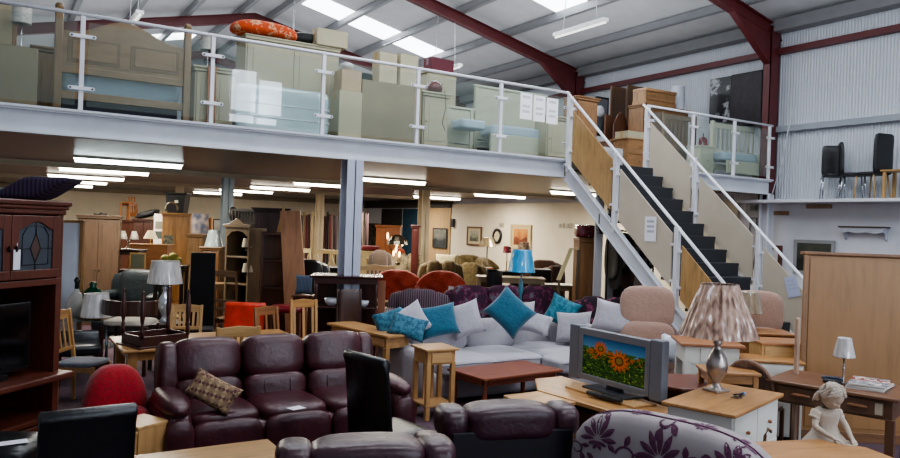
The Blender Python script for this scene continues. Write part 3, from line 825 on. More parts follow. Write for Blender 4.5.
# --- black leather high chairs
parsons('black leather high backed dining chair standing in front of the brown sofa', (2.74, 5.2), math.radians(100), BLK, 1.09, .54)
parsons('black leather dining chair at bottom left seen from behind, rolled top', (.44, 4.46), math.radians(184), BLK, 1.1, .47)
t = thing('footstool', 'black leather footstool in the bottom left corner carrying a paper label', 'footstool', S(4, 4.55), FC+.1)
ps(t, 'seat', BLK, [(0, 0, .6, .5, .45, .2, dict(e=7))]); leg4(t, wood(DARK, 'z'), .44, .4, .52, .05)
o = note(None, .2, .09, A(10, 445, .702)+(.704,), (-PI/2, 0, .1), 'dcdce6', '8890a8', (.5,), 'price_label'); tag(o, 'white paper label lying on the black footstool', 'price label')
# --- oak pieces around the sofa
table('light oak coffee table with square edge at the bottom, left of centre', (1.27, 4.98), 0, 1.0, .62, .5, 'a98250', .07, 'coffee table', 'coffee_table', shelf=.15)
t = thing('nest_of_tables', 'light oak nest of tables stepped out beside the red seat', 'nest of tables', A(136, 424, .48), math.radians(-62))
t.scale = (.62, .8, 1)
for i, (w, h, y) in enumerate(((.5, .5, .06), (.46, .465, -.16), (.42, .43, -.36))):
    q = pb(t, 'tabletop', oak('x', 'c39a63'), [(-w/2, w/2, y-.18, y+.18, h-.025, h)], .006)
    for sx in (-1, 1): pb(t, 'leg', oak('z', 'b98f5a'), [(sx*(w/2-.03)-.02, sx*(w/2-.03)+.02, y-.17, y+.15, 0, h-.025)])
def fn(p):
    q = p.copy(); q.x *= 1-.25*max(0, p.z)/.3; q.y += .12*p.z; return q
t = thing('tub_chair', 'plump bright red upholstered tub seat behind the black chair', 'armchair', (.97, 6.85), .1)
t.scale = (.8, .8, 1)
ps(t, 'backrest', fabric('a3121e', '7a0c16', 50), [(0, .12, .5, .66, .34, .6, dict(e=3, n=14, fn=fn))])
ps(t, 'seat', fabric('a3121e', '7a0c16', 50), [(0, -.08, .3, .6, .62, .34, dict(e=4))]); leg4(t, wood(DARK, 'z'), .5, .5, .16, .04)
# oak plant stand with one drawer
t = thing('plant_stand', 'slim light oak plant stand with one drawer in front of the grey sofa', 'side table', (4.2, 7.02), math.radians(-3))
t.scale = (1, 1, 1.03)
O_ = 'bb8e58'
pb(t, 'tabletop', oak('x', O_), [(-.2, .2, -.2, .2, .725, .75)], .006)
pb(t, 'carcass', oak('x', O_), [(-.17, .17, -.165, .165, .58, .725)])
q = pb(t, 'drawer', oak('x', 'c49a66'), [(-.12, .12, -.178, -.16, .6, .71)])
leg4(t, oak('z', O_), .35, .35, .6, .05); pb(t, 'shelf', oak('x', O_), [(-.18, .18, -.18, .18, .14, .165)])
for s in (-1, 1): pb(t, 'slat', oak('z', O_), [(s*.05-.015, s*.05+.015, .12, .14, .16, .59)])
# oak console
t = thing('console_table', 'oak console table end on between the brown sofa and grey sofa', 'console table', (4.08, 8.45), math.radians(-80))
pb(t, 'tabletop', oak('x'), [(-.66, .66, -.2, .2, .755, .785)], .006)
pb(t, 'carcass', oak('x'), [(-.6, .6, -.17, .17, .62, .755)]); leg4(t, oak('z'), 1.22, .36, .63, .06)
for s in (-1, 1): pb(t, 'drawer', oak('x', 'c09563'), [(s*.3-.26, s*.3+.26, -.18, -.165, .64, .74)])
pb(t, 'shelf', oak('x'), [(-.6, .6, -.17, .17, .14, .165)])
# mahogany coffee table
t = table('reddish mahogany coffee table with turned legs in front of the grey sofa', (5.15, 6.98), math.radians(5), 1.2, .68, .46, '86452a', .06, 'coffee table', 'coffee_table', apron=.07, turnlegs=True, over=.04)
# oak hexagonal coffee table in front of tv unit
t = thing('side_table', 'low oak side table with angled corner between coffee table and television unit', 'side table', (4.42, 5.42), .1)
poly = [(-.35, -.22), (.2, -.3), (.42, -.05), (.32, .2), (-.25, .25)]
pp(t, 'tabletop', oak('x', 'bd8f58'), poly, .5, .53, 'z', .006)
pp(t, 'apron', oak('x', 'a87b48'), [(x*.85, y*.85) for x, y in poly], .4, .5, 'z')
for x, y in poly: pb(t, 'leg', oak('z'), [(x*.78-.025, x*.78+.025, y*.78-.025, y*.78+.025, 0, .4)])
# --- tv unit and tv
tv = thing('tv_stand', 'oak corner television unit with shaped top under the silver television', 'tv stand', (4.98, 5.2), -PI/2)
poly = [(-.9, .26), (.74, .26), (.74, -.12), (.45, -.34), (-.45, -.42), (-.9, -.1)]
pp(tv, 'tabletop', oak('x', 'b5854e'), poly, .5, .54, 'z', .008)
pp(tv, 'carcass', oak('x', 'a4743f'), [(x*.92, y*.9) for x, y in poly], .06, .22, 'z')
pp(tv, 'shelf', oak('x', 'a4743f'), [(x*.92, y*.9) for x, y in poly], .22, .26, 'z')
for x, y in poly: pb(tv, 'upright', oak('z', 'a4743f'), [(x*.87-.03, x*.87+.03, y*.84-.03, y*.84+.03, 0, .5)])
pb(tv, 'back_panel', paint('1a1410', .8), [(-.75, .66, .2, .22, .06, .5)])
pb(tv, 'riser', oak('x', 'c59a66'), [(-.42, .5, -.1, .2, .54, .56)])
SIL = paint('8b8e96', .35, .04, .5)
t = thing('television', 'silver flat television with side speakers showing orange sunflowers', 'television', (5.12, 5.2, .56), -PI/2)
pb(t, 'bezel', SIL, [(-.47, .47, -.035, .04, .06, .115), (-.47, .47, -.035, .04, .5, .57), (-.47, -.42, -.035, .04, .1, .51), (.42, .47, -.035, .04, .1, .51)], .006)
for s in (-1, 1):
    q = pb(t, 'speaker', paint('747780', .5, .04, .3), [(s*.545-.075, s*.545+.075, -.03, .06, .04, .585)], .012)
pb(t, 'casing', paint('202226', .6), [(-.46, .46, .0, .09, .08, .56)])
pb(t, 'stand', paint('32343a', .4), [(-.3, .3, -.13, .12, 0, .02), (-.08, .08, -.02, .06, .02, .08)], .006)
flw = [(.30, .72, .12, .19), (.60, .52, .17, .27), (.14, .62, .05, .07), (.44, .66, .04, .05), (.80, .60, .04, .05), (.9, .66, .03, .04), (.72, .5, .035, .05), (.22, .5, .04, .05)]
def sun(u, v):
    if v > .66: c = mixc(hx('5a8fb4'), hx('1a4f86'), (v-.66)/.34)
    else: c = mixc(hx('0e2a0c'), hx('33591c'), .5+.5*noise.noise(Vector((u*16, v*16, 1)))*1.6)
    if .64 < v < .72 and noise.noise(Vector((u*11, v*6, 4))) > -.1: c = hx('2c5a22')
    if v < .66 and noise.noise(Vector((u*28, v*28, 9))) > .42: c = hx('7aa83a')
    if .45 < v < .66 and noise.noise(Vector((u*34, v*34, 3))) > .38: c = hx('c8641a')
    for cx, cy, rx, ry in flw[::-1]:
        dx, dy = (u-cx)/rx, (v-cy)/ry; a = math.atan2(dy, dx); r = math.hypot(dx, dy)
        if r < .82+.2*math.cos(a*13): c = mixc(hx('e0701a'), hx('a33c0c'), r*.7+.3*math.sin(a*13))
        if r < .42: c = hx('5a3414') if r > .28 else hx('8a6a30')
    return c
art(t, 'screen', .84, .4, 126, 62, lambda u, v: mixc(sun(u, v), (.22, .24, .2), .22), (0, -.022, .105), em=.25, rough=.25)
o = pb(None, 'soundbar', paint('2a2c30', .35), [(-.2, .2, -.03, .03, 0, .035)], .01); o.location = (4.86, 5.05, .56); o.rotation_euler = (0, 0, -PI/2+.1)
tag(o, 'slim dark remote box lying before the silver television', 'remote box')
# --- painted chest with lamp
PT = paint('d8d8cf', .5); OT = wood('b07f4a', 'x')
t = chest('cream painted low chest with oak top carrying the big pleated lamp', (5.27, 4.05), math.radians(17), 1.06, .52, .75, OT, PT, 2, 2, 'chest', 'painted_chest', .05, wood('9a5a34', 'x'), .04)
CHR = paint('b4aaa4', .28, .12, .85)
lx, ly = A(716, 391, .75)
SHB = stripes('8a6a58', 'c9b2a2', 0, 'x')
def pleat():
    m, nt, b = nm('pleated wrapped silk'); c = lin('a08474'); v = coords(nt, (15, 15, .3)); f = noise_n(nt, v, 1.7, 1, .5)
    col = ramp(nt, f, [(.3, lin('5e4438')), (.45, lin('9a7c6a')), (.62, lin('b79c8c')), (.68, lin('f4eeee')), (.74, lin('f6f0f0')), (.78, lin('a88c7c'))])  # palest stops are highlight streaks painted into the silk colour
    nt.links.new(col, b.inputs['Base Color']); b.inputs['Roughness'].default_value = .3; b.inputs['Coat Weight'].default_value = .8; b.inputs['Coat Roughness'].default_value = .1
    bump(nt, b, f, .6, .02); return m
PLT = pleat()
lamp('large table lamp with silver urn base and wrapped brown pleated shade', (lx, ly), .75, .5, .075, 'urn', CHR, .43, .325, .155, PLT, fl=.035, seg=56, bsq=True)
# keys and tag
kx_, ky_ = A(738, 397, .755)
t = thing('key_bunch', 'small dark bunch of keys with blue fob on the painted chest', 'keys', (kx_, ky_, .75), .3)
pt(t, 'ring', metal('555558'), [[(.03*math.cos(a), .03*math.sin(a), .006) for a in [k*PI/6 for k in range(13)]]], .004, 6)
pt(t, 'cord', paint('26221f'), [[(.03, 0, .01), (.07, -.02, .03), (.1, .02, .012), (.04, .05, .01)]], .006, 6)
for q in range(3): pb(t, 'key', metal('6a6a66'), [(-.07-.012*q, -.03, -.02+q*.018, -.01+q*.018, .002+q*.004, .006+q*.004)], .001)
ps(t, 'fob', paint('5f86b8', .3), [(.12, .0, .016, .055, .04, .024, dict(e=3, n=5))])
o = pt(None, 'cane_handle', wood('6b4326', 'z'), [[(0, 0, 0), (0, 0, .4), (.01, 0, .5), (.04, 0, .54), (.08, 0, .52)]], .012); o.location = (5.02, 3.45, 0)
cx_, cy_ = S(772, 5.6); o.location = (cx_, cy_, 0); o.scale = (1, 1, 1.2); tag(o, 'brown walking stick leaning before the painted chest', 'walking stick')
# --- octagonal table, statue, desk
t = thing('octagonal_table', 'oak table with clipped corners at the bottom right edge', 'table', (4.42, 2.69), math.radians(-18))
poly = [(-.36, -.5), (.36, -.5), (.56, -.22), (.56, .22), (.36, .44), (-.3, .44), (-.5, .22), (-.5, -.22)]
pp(t, 'tabletop', wood('a87844', 'x'), poly, .69, .72, 'z', .008)
pp(t, 'apron', wood('4a2a18', 'x'), [(x*.88, y*.88) for x, y in poly], .6, .69, 'z')
for x, y in ((-.3, -.32), (.32, -.32), (.32, .3), (-.3, .3)): pb(t, 'leg', wood('6e4524', 'z'), [(x-.03, x+.03, y-.03, y+.03, 0, .6)])
WAL = '6e4a32'
t = thing('desk', 'walnut brown desk with two drawers carrying magazines and small lamp', 'desk', (6.78, 3.95), math.radians(-74))
pb(t, 'desktop', wood(WAL, 'x'), [(-.55, .55, -.38, .38, .735, .765)], .008)
pb(t, 'carcass', wood('5e4029', 'x'), [(-.5, .5, -.33, .33, .56, .735)])
leg4(t, wood('5e4029', 'z'), 1.04, .7, .57, .07)
for s in (-1, 1):
    q = pb(t, 'drawer', wood('644630', 'x'), [(s*.235-.2, s*.235+.2, -.345, -.325, .58, .72)])
    m = MB(); m.soft(s*.235, -.365, .655, .16, .035, .03, e=3); obj('handle', m, wood('8a5a38', 'x'), q, smooth=True)
q = note(None, .06, .1, (.4, -.35, .6), (0, 0, 0), 'a89c88', 'a09080', (.5,), 'price_tag'); q.parent = t
# ---- magazines, lamp, phone on the desk
mz = [('d8d4d0', 'topmost'), ('b8c0cc', 'second'), ('c8b0a0', 'third'), ('dcdcd8', 'fourth'), ('9aa6b8', 'bottom')]
dx_, dy_ = 6.86, 3.72
for i, (c, w) in enumerate(mz[::-1]):
    t = thing('magazine', '%s magazine of the pile on the right end of the walnut desk' % w, 'magazine', (dx_+.01*math.sin(i*3), dy_+.012*math.cos(i*2), .765+i*.011), math.radians(-70+5*math.sin(i*5)), 'magazines on the walnut desk')
    pb(t, 'pages', paint('d4d2cc', .7), [(-.15, .15, -.21, .21, 0, .01)], 0)
    rr = random.Random(i)
    def fn(u, v, c=c, i=i):
        if i == 4 and .55 < v < .8: return hx('a83028') if noise.noise(Vector((u*9, v*9, 2))) > -.1 else hx('d8d0c8')
        return mixc(hx(c), hx('5c6674'), .5+.8*noise.noise(Vector((u*6, v*6, i*7))))
    art(t, 'cover', .3, .42, 12, 16, fn, (0, -.21, .0105), (-PI/2, 0, 0), rough=.25)
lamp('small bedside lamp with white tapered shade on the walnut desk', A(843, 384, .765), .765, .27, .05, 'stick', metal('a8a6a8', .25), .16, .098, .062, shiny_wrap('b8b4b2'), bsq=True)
t = thing('telephone', 'small dark telephone set beside the bedside lamp on the desk', 'telephone', A(832, 383, .765)+(.765,), -1.0)
ps(t, 'body', paint('2c2e36', .3), [(0, 0, .02, .16, .1, .04, dict(e=5, n=6))])
ps(t, 'handset', paint('3b3f4c', .3), [(0, 0, .052, .17, .04, .026, dict(e=3, n=6)), (-.07, 0, .045, .04, .05, .03, dict(e=3, n=5)), (.07, 0, .045, .04, .05, .03, dict(e=3, n=5))])
# ---- tall wardrobe back panel behind the desk
t = thing('furniture_board', 'tall reddish oak furniture panel standing upright behind the walnut desk', 'panel', S(871.5, 7.95), FC-.12)
WB = wood('966e42', 'z', sc=.6, var=.2)
pb(t, 'carcass', WB, [(-.74, .74, -.25, -.19, .05, 1.93)], .01)
pb(t, 'cornice', wood('7c5636', 'x'), [(-.77, .77, -.27, -.15, 1.93, 1.965)], .01)
pb(t, 'plinth', wood('7c5636', 'x'), [(-.76, .76, -.26, -.1, 0, .1)])
pb(t, 'back_board', WB, [(-.7, .7, -.258, -.25, .14, 1.9)], .004)
q = pb(t, 'edge_trim', wood('8e6844', 'z'), [(-.76, -.72, -.275, -.24, .1, 1.93)])
o = pb(None, 'wooden_post', wood('b0927c', 'z'), [(-.022, .022, -.022, .022, 0, 1.32)], .015); o.location = S(801.5, 7.3)+(0,)
tag(o, 'pale upright wooden post standing at the left edge of the tall wardrobe', 'post')
# ---- grey corner sofa
t = thing('corner_sofa', 'pale grey fabric corner sofa piled with teal and grey cushions', 'corner sofa', (0, 0, 0))
ps(t, 'base', GREY, [(5.2, 7.95, .2, 1.9, 1.0, .34, dict(e=12)), (6.6, 7.65, .2, 1.0, 1.6, .34, dict(e=12))])
ps(t, 'arm', GREY, [(4.36, 7.95, .34, .24, 1.02, .6, dict(e=6))]); ps(t, 'arm', GREY, [(6.6, 6.92, .34, 1.0, .2, .6, dict(e=6))])
ps(t, 'back', GREY, [(5.7, 8.45, .42, 2.9, .22, .74, dict(e=8))]); ps(t, 'back', GREY, [(7.02, 7.68, .42, .2, 1.64, .74, dict(e=8))])
def fs(p):
    q = p.copy(); q.z += .025*(1-(p.x/.5)**2) if p.z > 0 else 0; return q
for cx, cy, w, d in ((4.95, 7.82, .92, .95), (5.66, 7.82, .86, .95), (6.5, 7.85, .86, .92), (6.42, 7.18, .9, .5)):
    q = ps(t, 'seat_cushion', GREY, [(cx, cy, .41, w-.01, d-.01, .18, dict(e=6, n=12, fn=fs))])
    zz = .485; a, b = w/2-.012, d/2-.012
    pt(q, 'piping', paint('6d6a70', .8), [[(cx-a, cy-b, zz-.025), (cx, cy-b-.008, zz-.012), (cx+a, cy-b, zz-.025)]], .006, 5)
for x0 in (5.0, 5.8): ps(t, 'back_cushion', GREY, [(x0, 8.28, .66, .82, .2, .42, dict(e=4.5, rot=(-.15, 0, 0)))])
for y0 in (7.6, 7.1): ps(t, 'back_cushion', GREY, [(6.93, y0, .64, .2, .76, .4, dict(e=4.5, rot=(0, .15, 0)))])
for x in (4.3, 7.0):
    for y in (7.5, 8.4) if x < 5 else (6.9, 8.4): pb(t, 'foot', wood(DARK, 'z'), [(x-.03, x+.03, y-.03, y+.03, 0, .05)])
def cu(lab, px, py, z, D=None, size=.5, h=None, t=.17, mat=GREY, rz=FC, tilt=.25, roll=0, f=0):
    """cushion whose bottom centre is seen at (px,py) at height z"""
    v = RM @ (_ray(px, 226)/F); D = (8.1+f)/v.y if px < 570 else ((6.78+f)/v.x if px < 650 else D)
    z = max(.49, HZ(px, py, D)); x, y = S(px, D)
    return cushion(lab, (x, y), z, rz, size, h or size, t, mat, tilt, roll)
GC = fabric('b0adb4', 'a09da4', 90, .3)
cu('patterned light teal cushion at the far left end of the grey sofa', 399, 341, .5, 9, 0.42, 0.34, 0.18, TEALP, FC+.2, 0.4, -0.3, 0)
cu('small dark teal cushion with white squiggles on the left of the grey sofa', 408, 343, .5, 9, 0.46, 0.3, 0.14, TEALP, FC, 0.5, 0.25, -0.3)
cu('tall pale grey cushion leaning between teal cushions on the left', 424, 343, .5, 9, 0.42, 0.4, 0.16, GC, FC+.3, 0.3, -0.5, -0.1)
cu('plain teal cushion upright third from the left on the grey sofa', 446, 341, .5, 9, 0.5, 0.42, 0.18, TEAL, FC+.15, 0.35, -0.2, -0.12)
cu('pale grey piped cushion leaning left beside the big teal cushion', 475, 342, .5, 9, 0.42, 0.46, 0.18, GC, FC-.1, 0.3, -0.35, -0.15)
cu('large bright teal cushion balanced on its corner in the sofa middle', 501, 339, .5, 9, 0.54, 0.46, 0.2, TEAL, FC-.05, 0.28, 0.72, -0.4)
cu('pale grey cushion behind the large teal diamond cushion', 524, 334, .5, 9, 0.46, 0.42, 0.18, GC, FC-.1, 0.3, -0.1, 0)
cu('small pale grey cushion lying in the inner corner of the sofa', 537, 337, .5, 9, 0.38, 0.3, 0.16, GC, FC-.2, 0.5, 0.25, -0.35)
cu('patterned teal cushion in the back corner of the grey sofa', 559, 331, .5, 9, 0.44, 0.42, 0.18, spots('3a7f92', '256072', 16, .5), FC-.2, 0.3, 0.4, 0)
cu('pale grey cushion leaning on the right section beside patterned teal one', 577, 345, .5, 9, 0.5, 0.44, 0.18, GC, -1.0, 0.35, -0.1, 0)
cu('large pale grey cushion upright behind the silver television', 615, 337, .5, 9, 0.56, 0.42, 0.2, GC, -.9, 0.3, 0.15, 0)
cu('pale grey cushion wrapped in clear plastic right of the television', 676, 368, .62, 8.5, .4, .34, .18, paint('c4c8d2', .3, coat=.6), -.9, .4, .2)
# ---- beige recliner sofa
BEI = fabric('a98b7c', '987b6c', 90, .3)
t = thing('sofa', 'dusty pink beige recliner sofa beyond the television, by the stair foot', 'sofa', S(708, 9.15), math.radians(-38))
t.scale = (.97, .7, 1.25)
ps(t, 'base', BEI, [(0, 0, .22, 1.75, .9, .38, dict(e=8))])
for s in (-1, 1): ps(t, 'arm', BEI, [(s*.82, -.1, .38, .26, .95, .5, dict(e=3.5))])
for i in (-.5, .5):
    ps(t, 'seat_cushion', BEI, [(i*1.36, -.12, .42, .68, .7, .2, dict(e=4))])
    ps(t, 'back_cushion', BEI, [(i*1.36, .33, .92, .7, .26, .44, dict(e=3.6, n=12, rot=(-.15, 0, 0)))])
    ps(t, 'lumbar_cushion', BEI, [(i*1.36, .24, .62, .69, .25, .34, dict(e=3.4, n=12))])
# ---- purple patterned sofas behind the grey one
PUP = spots('3c1c34', '6a2448', 7, .52, h3='5f6a70')
t = sofa('purple leaf patterned sofa behind the cushions, its back along the aisle', S(512, 12.5), math.radians(-14), 2.3, PUP, 3, h=1.08, arm=.2)
t = sofa('dark purple patterned sofa near the pine wardrobe under the stairs', S(612, 11.2), math.radians(-35), 1.15, spots('2a1a26', '7c2850', 9, .54, h3='6a7078'), 2, h=1.06, arm=.16)
x, y = A(455, 291, .95); o = note(None, .09, .16, (x-.1, y, .88), (.1, .1, FC), 'e8e8ea', 'c0c0c8', (.5,), 'price_tag'); tag(o, 'white price tag on the left of the purple patterned sofa back', 'price tag')
STRP = stripes('2c2028', '6a5560', 9, 'x')
t = sofa('dark purple striped wing armchair left of the purple patterned sofa', S(422, 11.2), FC+.05, 1.05, STRP, 1, h=1.08, arm=.2, armh=.8, cat='armchair', name='armchair')
# ---- right side tables by the stair foot
t = thing('corner_table', 'dark reddish mahogany corner table with clipped corners beside the television', 'side table', S(694, 7.3), math.radians(-31))
t.scale = (.95, .9, 1.1)
poly = [(-.45, -.2), (-.2, -.42), (.2, -.42), (.48, -.2), (.42, .4), (-.42, .4)]
pp(t, 'tabletop', wood('6a3424', 'x'), poly, .57, .6, 'z', .008); pp(t, 'apron', wood('4a2218', 'x'), [(x*.9, y*.9) for x, y in poly], .45, .57, 'z')
for x, y in ((-.34, -.22), (.34, -.22), (.34, .32), (-.34, .32)): pb(t, 'leg', wood('4a2218', 'z'), [(x-.03, x+.03, y-.03, y+.03, 0, .45)])
t = thing('side_table', 'white painted side table with oak top and arched legs behind the big lamp', 'side table', S(711, 8.1), math.radians(-38))
t.scale = (1, 1, 1.26)
pb(t, 'tabletop', wood('9a6238', 'x'), [(-.33, .33, -.3, .3, .73, .755)], .006)
pb(t, 'apron', PT, [(-.28, .28, -.25, .25, .58, .73)]); pb(t, 'drawer', PT, [(-.12, .12, -.26, -.25, .6, .71)])
n = 8
for s in (-1, 1): pb(t, 'leg', PT, [(s*.25-.035, s*.25+.035, -.25, -.18, 0, .6)]); pb(t, 'leg', PT, [(s*.25-.035, s*.25+.035, .18, .25, 0, .6)])
pp(t, 'arch', PT, [(-.22, .58), (.22, .58), (.22, .4)]+[(.2*math.cos(PI*k/n), .4+.14*math.sin(PI*k/n)) for k in range(n+1)]+[(-.22, .4)], -.24, -.22)
pb(t, 'shelf', PT, [(-.28, .28, -.25, .25, .1, .13)])
OKL = 'b58a58'
chest('plain oak chest end on, farthest of the stair foot tables', S(760, 8.9), math.radians(-36), .75, .45, HZ(763, 333, 8.7), '9c6c42', '8a5c36', 2, 1, 'chest', 'oak_chest', .04)
chest('low honey oak cabinet side on in front of the stair foot', S(797, 8.2), math.radians(-36), .8, .42, HZ(780, 343, 8.0), 'a87444', 'bf9a62', 1, 1, 'cabinet', 'oak_cabinet', .04)
t = chest('cream painted bedside chest with pointed oak top beside the wardrobe', S(773, 7.9), math.radians(-42), .6, .4, HZ(772, 361, 7.7), 'a9763f', PT, 2, 1, 'chest', 'bedside_chest', .04)
table('low oak table partly hidden behind the painted chest', S(733, 7.1), math.radians(-35), .5, .4, HZ(733, 371, 7.0), 'a2713f', .05, 'side table', 'side_table')
t = thing('dining_chair', 'round backed brown wicker chair between painted chest and walnut desk', 'chair', S(763, 7.3), math.radians(105))
m = MB(); m.lathe([(.2, 0), (.235, 0), (.235, .025), (.2, .025), (.2, 0)], (0, 0, 0), 24, T=Matrix.Translation((0, .2, .66)) @ Matrix.Rotation(-.3, 4, 'X') @ Matrix.Rotation(PI/2, 4, 'X'), sy=1.15)
obj('back_frame', m, wood('7a5a48', 'z'), t, smooth=True)
m = MB(); m.lathe([(.0, 0), (.21, 0), (.21, .012), (0, .012)], (0, 0, 0), 24, T=Matrix.Translation((0, .2, .66)) @ Matrix.Rotation(-.3, 4, 'X') @ Matrix.Rotation(PI/2, 4, 'X'), sy=1.15)
obj('woven_back', m, spots('a08a7c', '7c6658', 60), t)
ps(t, 'seat', fabric('6e5648'), [(0, 0, .44, .42, .42, .07, dict(e=5))]); leg4(t, wood('6a4834', 'z'), .4, .4, .42, .035)
lamp('small lamp with wrapped silver shade standing before the lower stair treads', S(752, 8.95), HZ(763, 333, 8.7), .22, .045, 'stick', CHR, .24, .16, .11, shiny_wrap('a89a82'))
# ---- entertainment unit at the left edge
CH = '58291a'
ct = thing('display_cabinet', 'dark cherry wood entertainment cabinet with leaded glass doors at left edge', 'cabinet', (-.06, 6.6), math.radians(44))
# local: right front corner at x=.55,y=-.3
Wd = lambda a: wood(CH, a)
for x in (-.95, .5): pb(ct, 'side_panel', Wd('z'), [(x, x+.06, -.24, .3, 0, 2.1)])
pb(ct, 'back_panel', paint('0d0b0b', .8), [(-.9, .52, .28, .3, .1, 2.1)], 0)
pb(ct, 'cornice', Wd('x'), [(-.98, .57, -.26, .3, 2.08, 2.12), (-1.0, .585, -.275, .31, 2.12, 2.15), (-1.02, .6, -.29, .32, 2.15, 2.19)], .01)
pb(ct, 'shelf', Wd('x'), [(-.9, .52, -.26, .28, 1.52, 1.57)])
pb(ct, 'counter', Wd('x'), [(-1.0, .6, -.36, .3, .76, .81)], .012)
pb(ct, 'shelf', Wd('x'), [(-.9, .54, -.3, .28, .44, .48)])
pb(ct, 'plinth', Wd('x'), [(-.95, .56, -.28, .28, 0, .2)])
pb(ct, 'drawer', Wd('x'), [(-.85, .48, -.31, -.28, .21, .43)], .008)
for k in range(2):
    a, b = (-.46+.48*k, .015+.48*k); zb, zt = 1.58, 2.07
    m = MB(); f = .07
    m.box(a, b, -.27, -.245, zb, zb+f); m.box(a, a+f, -.27, -.245, zb+f, zt); m.box(b-f, b, -.27, -.245, zb+f, zt)
    n = 10; poly = [(a+f, zt), (b-f, zt)]+[(b-f-(b-a-2*f)*k2/n, zt-.115+.065*math.sin(PI*k2/n)**1.5) for k2 in range(n+1)]
    m.prism(poly, -.27, -.245, 'y')
    d_ = obj('door', m, Wd('z'), ct, bev=.006)
    pb(d_, 'glass', paint('3c444c', .12, .2), [(a+f, b-f, -.256, -.25, zb+f, zt-.05)], 0)
    c = (a+b)/2; zc = (zb+zt)/2-.01; LD = paint('15181a', .3)
    pt(d_, 'leading', LD, [[(c, -.26, zb+f), (c, -.26, zc-.11), (c-.05, -.26, zc), (c, -.26, zc+.12), (c+.05, -.26, zc), (c, -.26, zc-.11)], [(c, -.26, zc+.12), (c, -.26, zt-.05)], [(a+f+.04, -.26, zt-.15), (a+f+.04, -.26, zb+f+.04), (b-f-.04, -.26, zb+f+.04), (b-f-.04, -.26, zt-.15), (c+.08, -.26, zt-.09), (c, -.26, zt-.075), (c-.08, -.26, zt-.09), (a+f+.04, -.26, zt-.15)], [(a+f, -.26, zc), (c-.05, -.26, zc)], [(c+.05, -.26, zc), (b-f, -.26, zc)]], .0035, 5)
    m = MB(); m.prism([(c-.045, zc), (c, zc-.1), (c+.045, zc), (c, zc+.11)], -.259, -.256, 'y'); obj('glass_diamond', m, paint('4a3a36', .2), d_)
    m = MB(); m.soft((b-.03) if k == 0 else a+.03, -.285, zc, .02, .03, .05, e=2, n=4); obj('handle', m, metal('3a302a'), d_, smooth=True)
o = note(None, .065, .15, (.055, -.285, 1.66), (0, 0, 0), 'd4d4da', 'd4d4da', (.5,), 'price_tag'); o.parent = ct; o['label'] = 'white hanging price tag'
pt(ct, 'tag_string', paint('ccccd0'), [[(.055, -.283, 1.81), (.05, -.29, 1.86)]], .003, 5)
t = thing('television', 'black television inside the dark cherry cabinet', 'television', (0, 0, 0)); t.matrix_world = Matrix.Translation((0, 6.62, .81)) @ Matrix.Rotation(math.radians(44), 4, 'Z')
pb(t, 'casing', paint('0a0a0c', .35), [(-.55, .3, -.12, .02, .05, .58)], .01); pb(t, 'screen', paint('07080b', .08), [(-.52, .27, -.126, -.12, .08, .55)], 0); pb(t, 'stand', paint('0c0c0e', .3), [(-.3, .05, -.16, .08, 0, .05)])
x, y = S(38, 5.9)
def fn(p):
    q = p.copy(); q.x += p.z*1.5; return q
flatcushion('purple striped seat cushion lying on top of the dark cherry cabinet', (x+.0, y+.1), 2.19, FC+.1, .36, .4, .19, stripes('1f1826', '3e2a48', 10, 'x'), rot=(0, 0, 0), e=7, fn=fn)
x, y = S(-8, 5.9); flatcushion('dark teal cushion at the cabinet top corner by the picture edge', (x, y), 2.19, .3, .3, .35, .09, fabric('1f3238'), e=3)
# ================================================================== UNDER THE MEZZANINE
def box_at(x0, x1, y0, D, dep=.5, extra=0):
    """floor spot, width and height of something seen between x0 and x1 with its top at y0"""
    c = (x0+x1)/2; x, y = S(c, D+dep/2); return (x, y), (x1-x0)*D/743, HZ(c, y0, D)
# left part -----------------------------------------------------
loc, w, h = box_at(80, 120, 215, 14, .6)
wardrobe('tall brown pine wardrobe right of the pale blue panel', loc, FC+.35, .72, .6, h, '5c4735', 2)
o = pb(None, 'pliers_clip', paint('141414', .5), [(-.12, .12, -.03, .03, 0, .03), (-.02, .03, -.05, .05, 0, .05)], .01); o.location = (loc[0], loc[1], h); tag(o, 'small black item lying on top of the brown pine wardrobe', 'tool')
loc, w, h = box_at(64, 79, 220, 10.5, .06)
t = thing('tall_mirror', 'pale blue panel in a pine frame standing beside the cherry cabinet', 'panel', loc, FC)
pb(t, 'frame', wood('9a7448', 'z'), [(-.16, -.11, -.03, .03, 0, h), (.13, .18, -.03, .03, 0, h), (-.16, .18, -.03, .03, h-.04, h)]); pb(t, 'panel', paint('d2dae6', .4), [(-.11, .13, -.01, .01, .05, h-.04)], 0)
# glass table with vases
GT = glass('6f8f90', .35)
t = thing('glass_table', 'glass topped side table holding the white lamp and round vase', 'side table', S(92, 10.1), FC, None)
gz = HZ(92, 318, 10.1)
pb(t, 'tabletop', GT, [(-.42, .42, -.3, .3, gz-.015, gz)], .004); pb(t, 'shelf', GT, [(-.38, .38, -.26, .26, gz*.45, gz*.45+.012)], .002)
for sx in (-1, 1):
    for sy in (-1, 1): pt(t, 'leg', metal('8a9094', .3), [[(sx*.36, sy*.24, 0), (sx*.36, sy*.24, gz-.015)]], .02)
CRK = paint('c8c6c0', .25, .15, coat=.5)
t = thing('vase', 'round cream crackle vase with dark neck beside the white lamp', 'vase', S(79, 10.2)+(gz,))
pl(t, 'body', CRK, [(.06, 0), (.1, .03), (.135, .12), (.13, .2), (.08, .29), (.035, .34), (.03, .38)]); pl(t, 'neck', paint('17231f', .3), [(.03, .38), (.028, .46), (.045, .5), (.028, .52), (.02, .54)])
t = thing('glass_ornament', 'dark green glass lidded ornament behind the white lamp shade', 'ornament', S(95, 10.33)+(gz,))
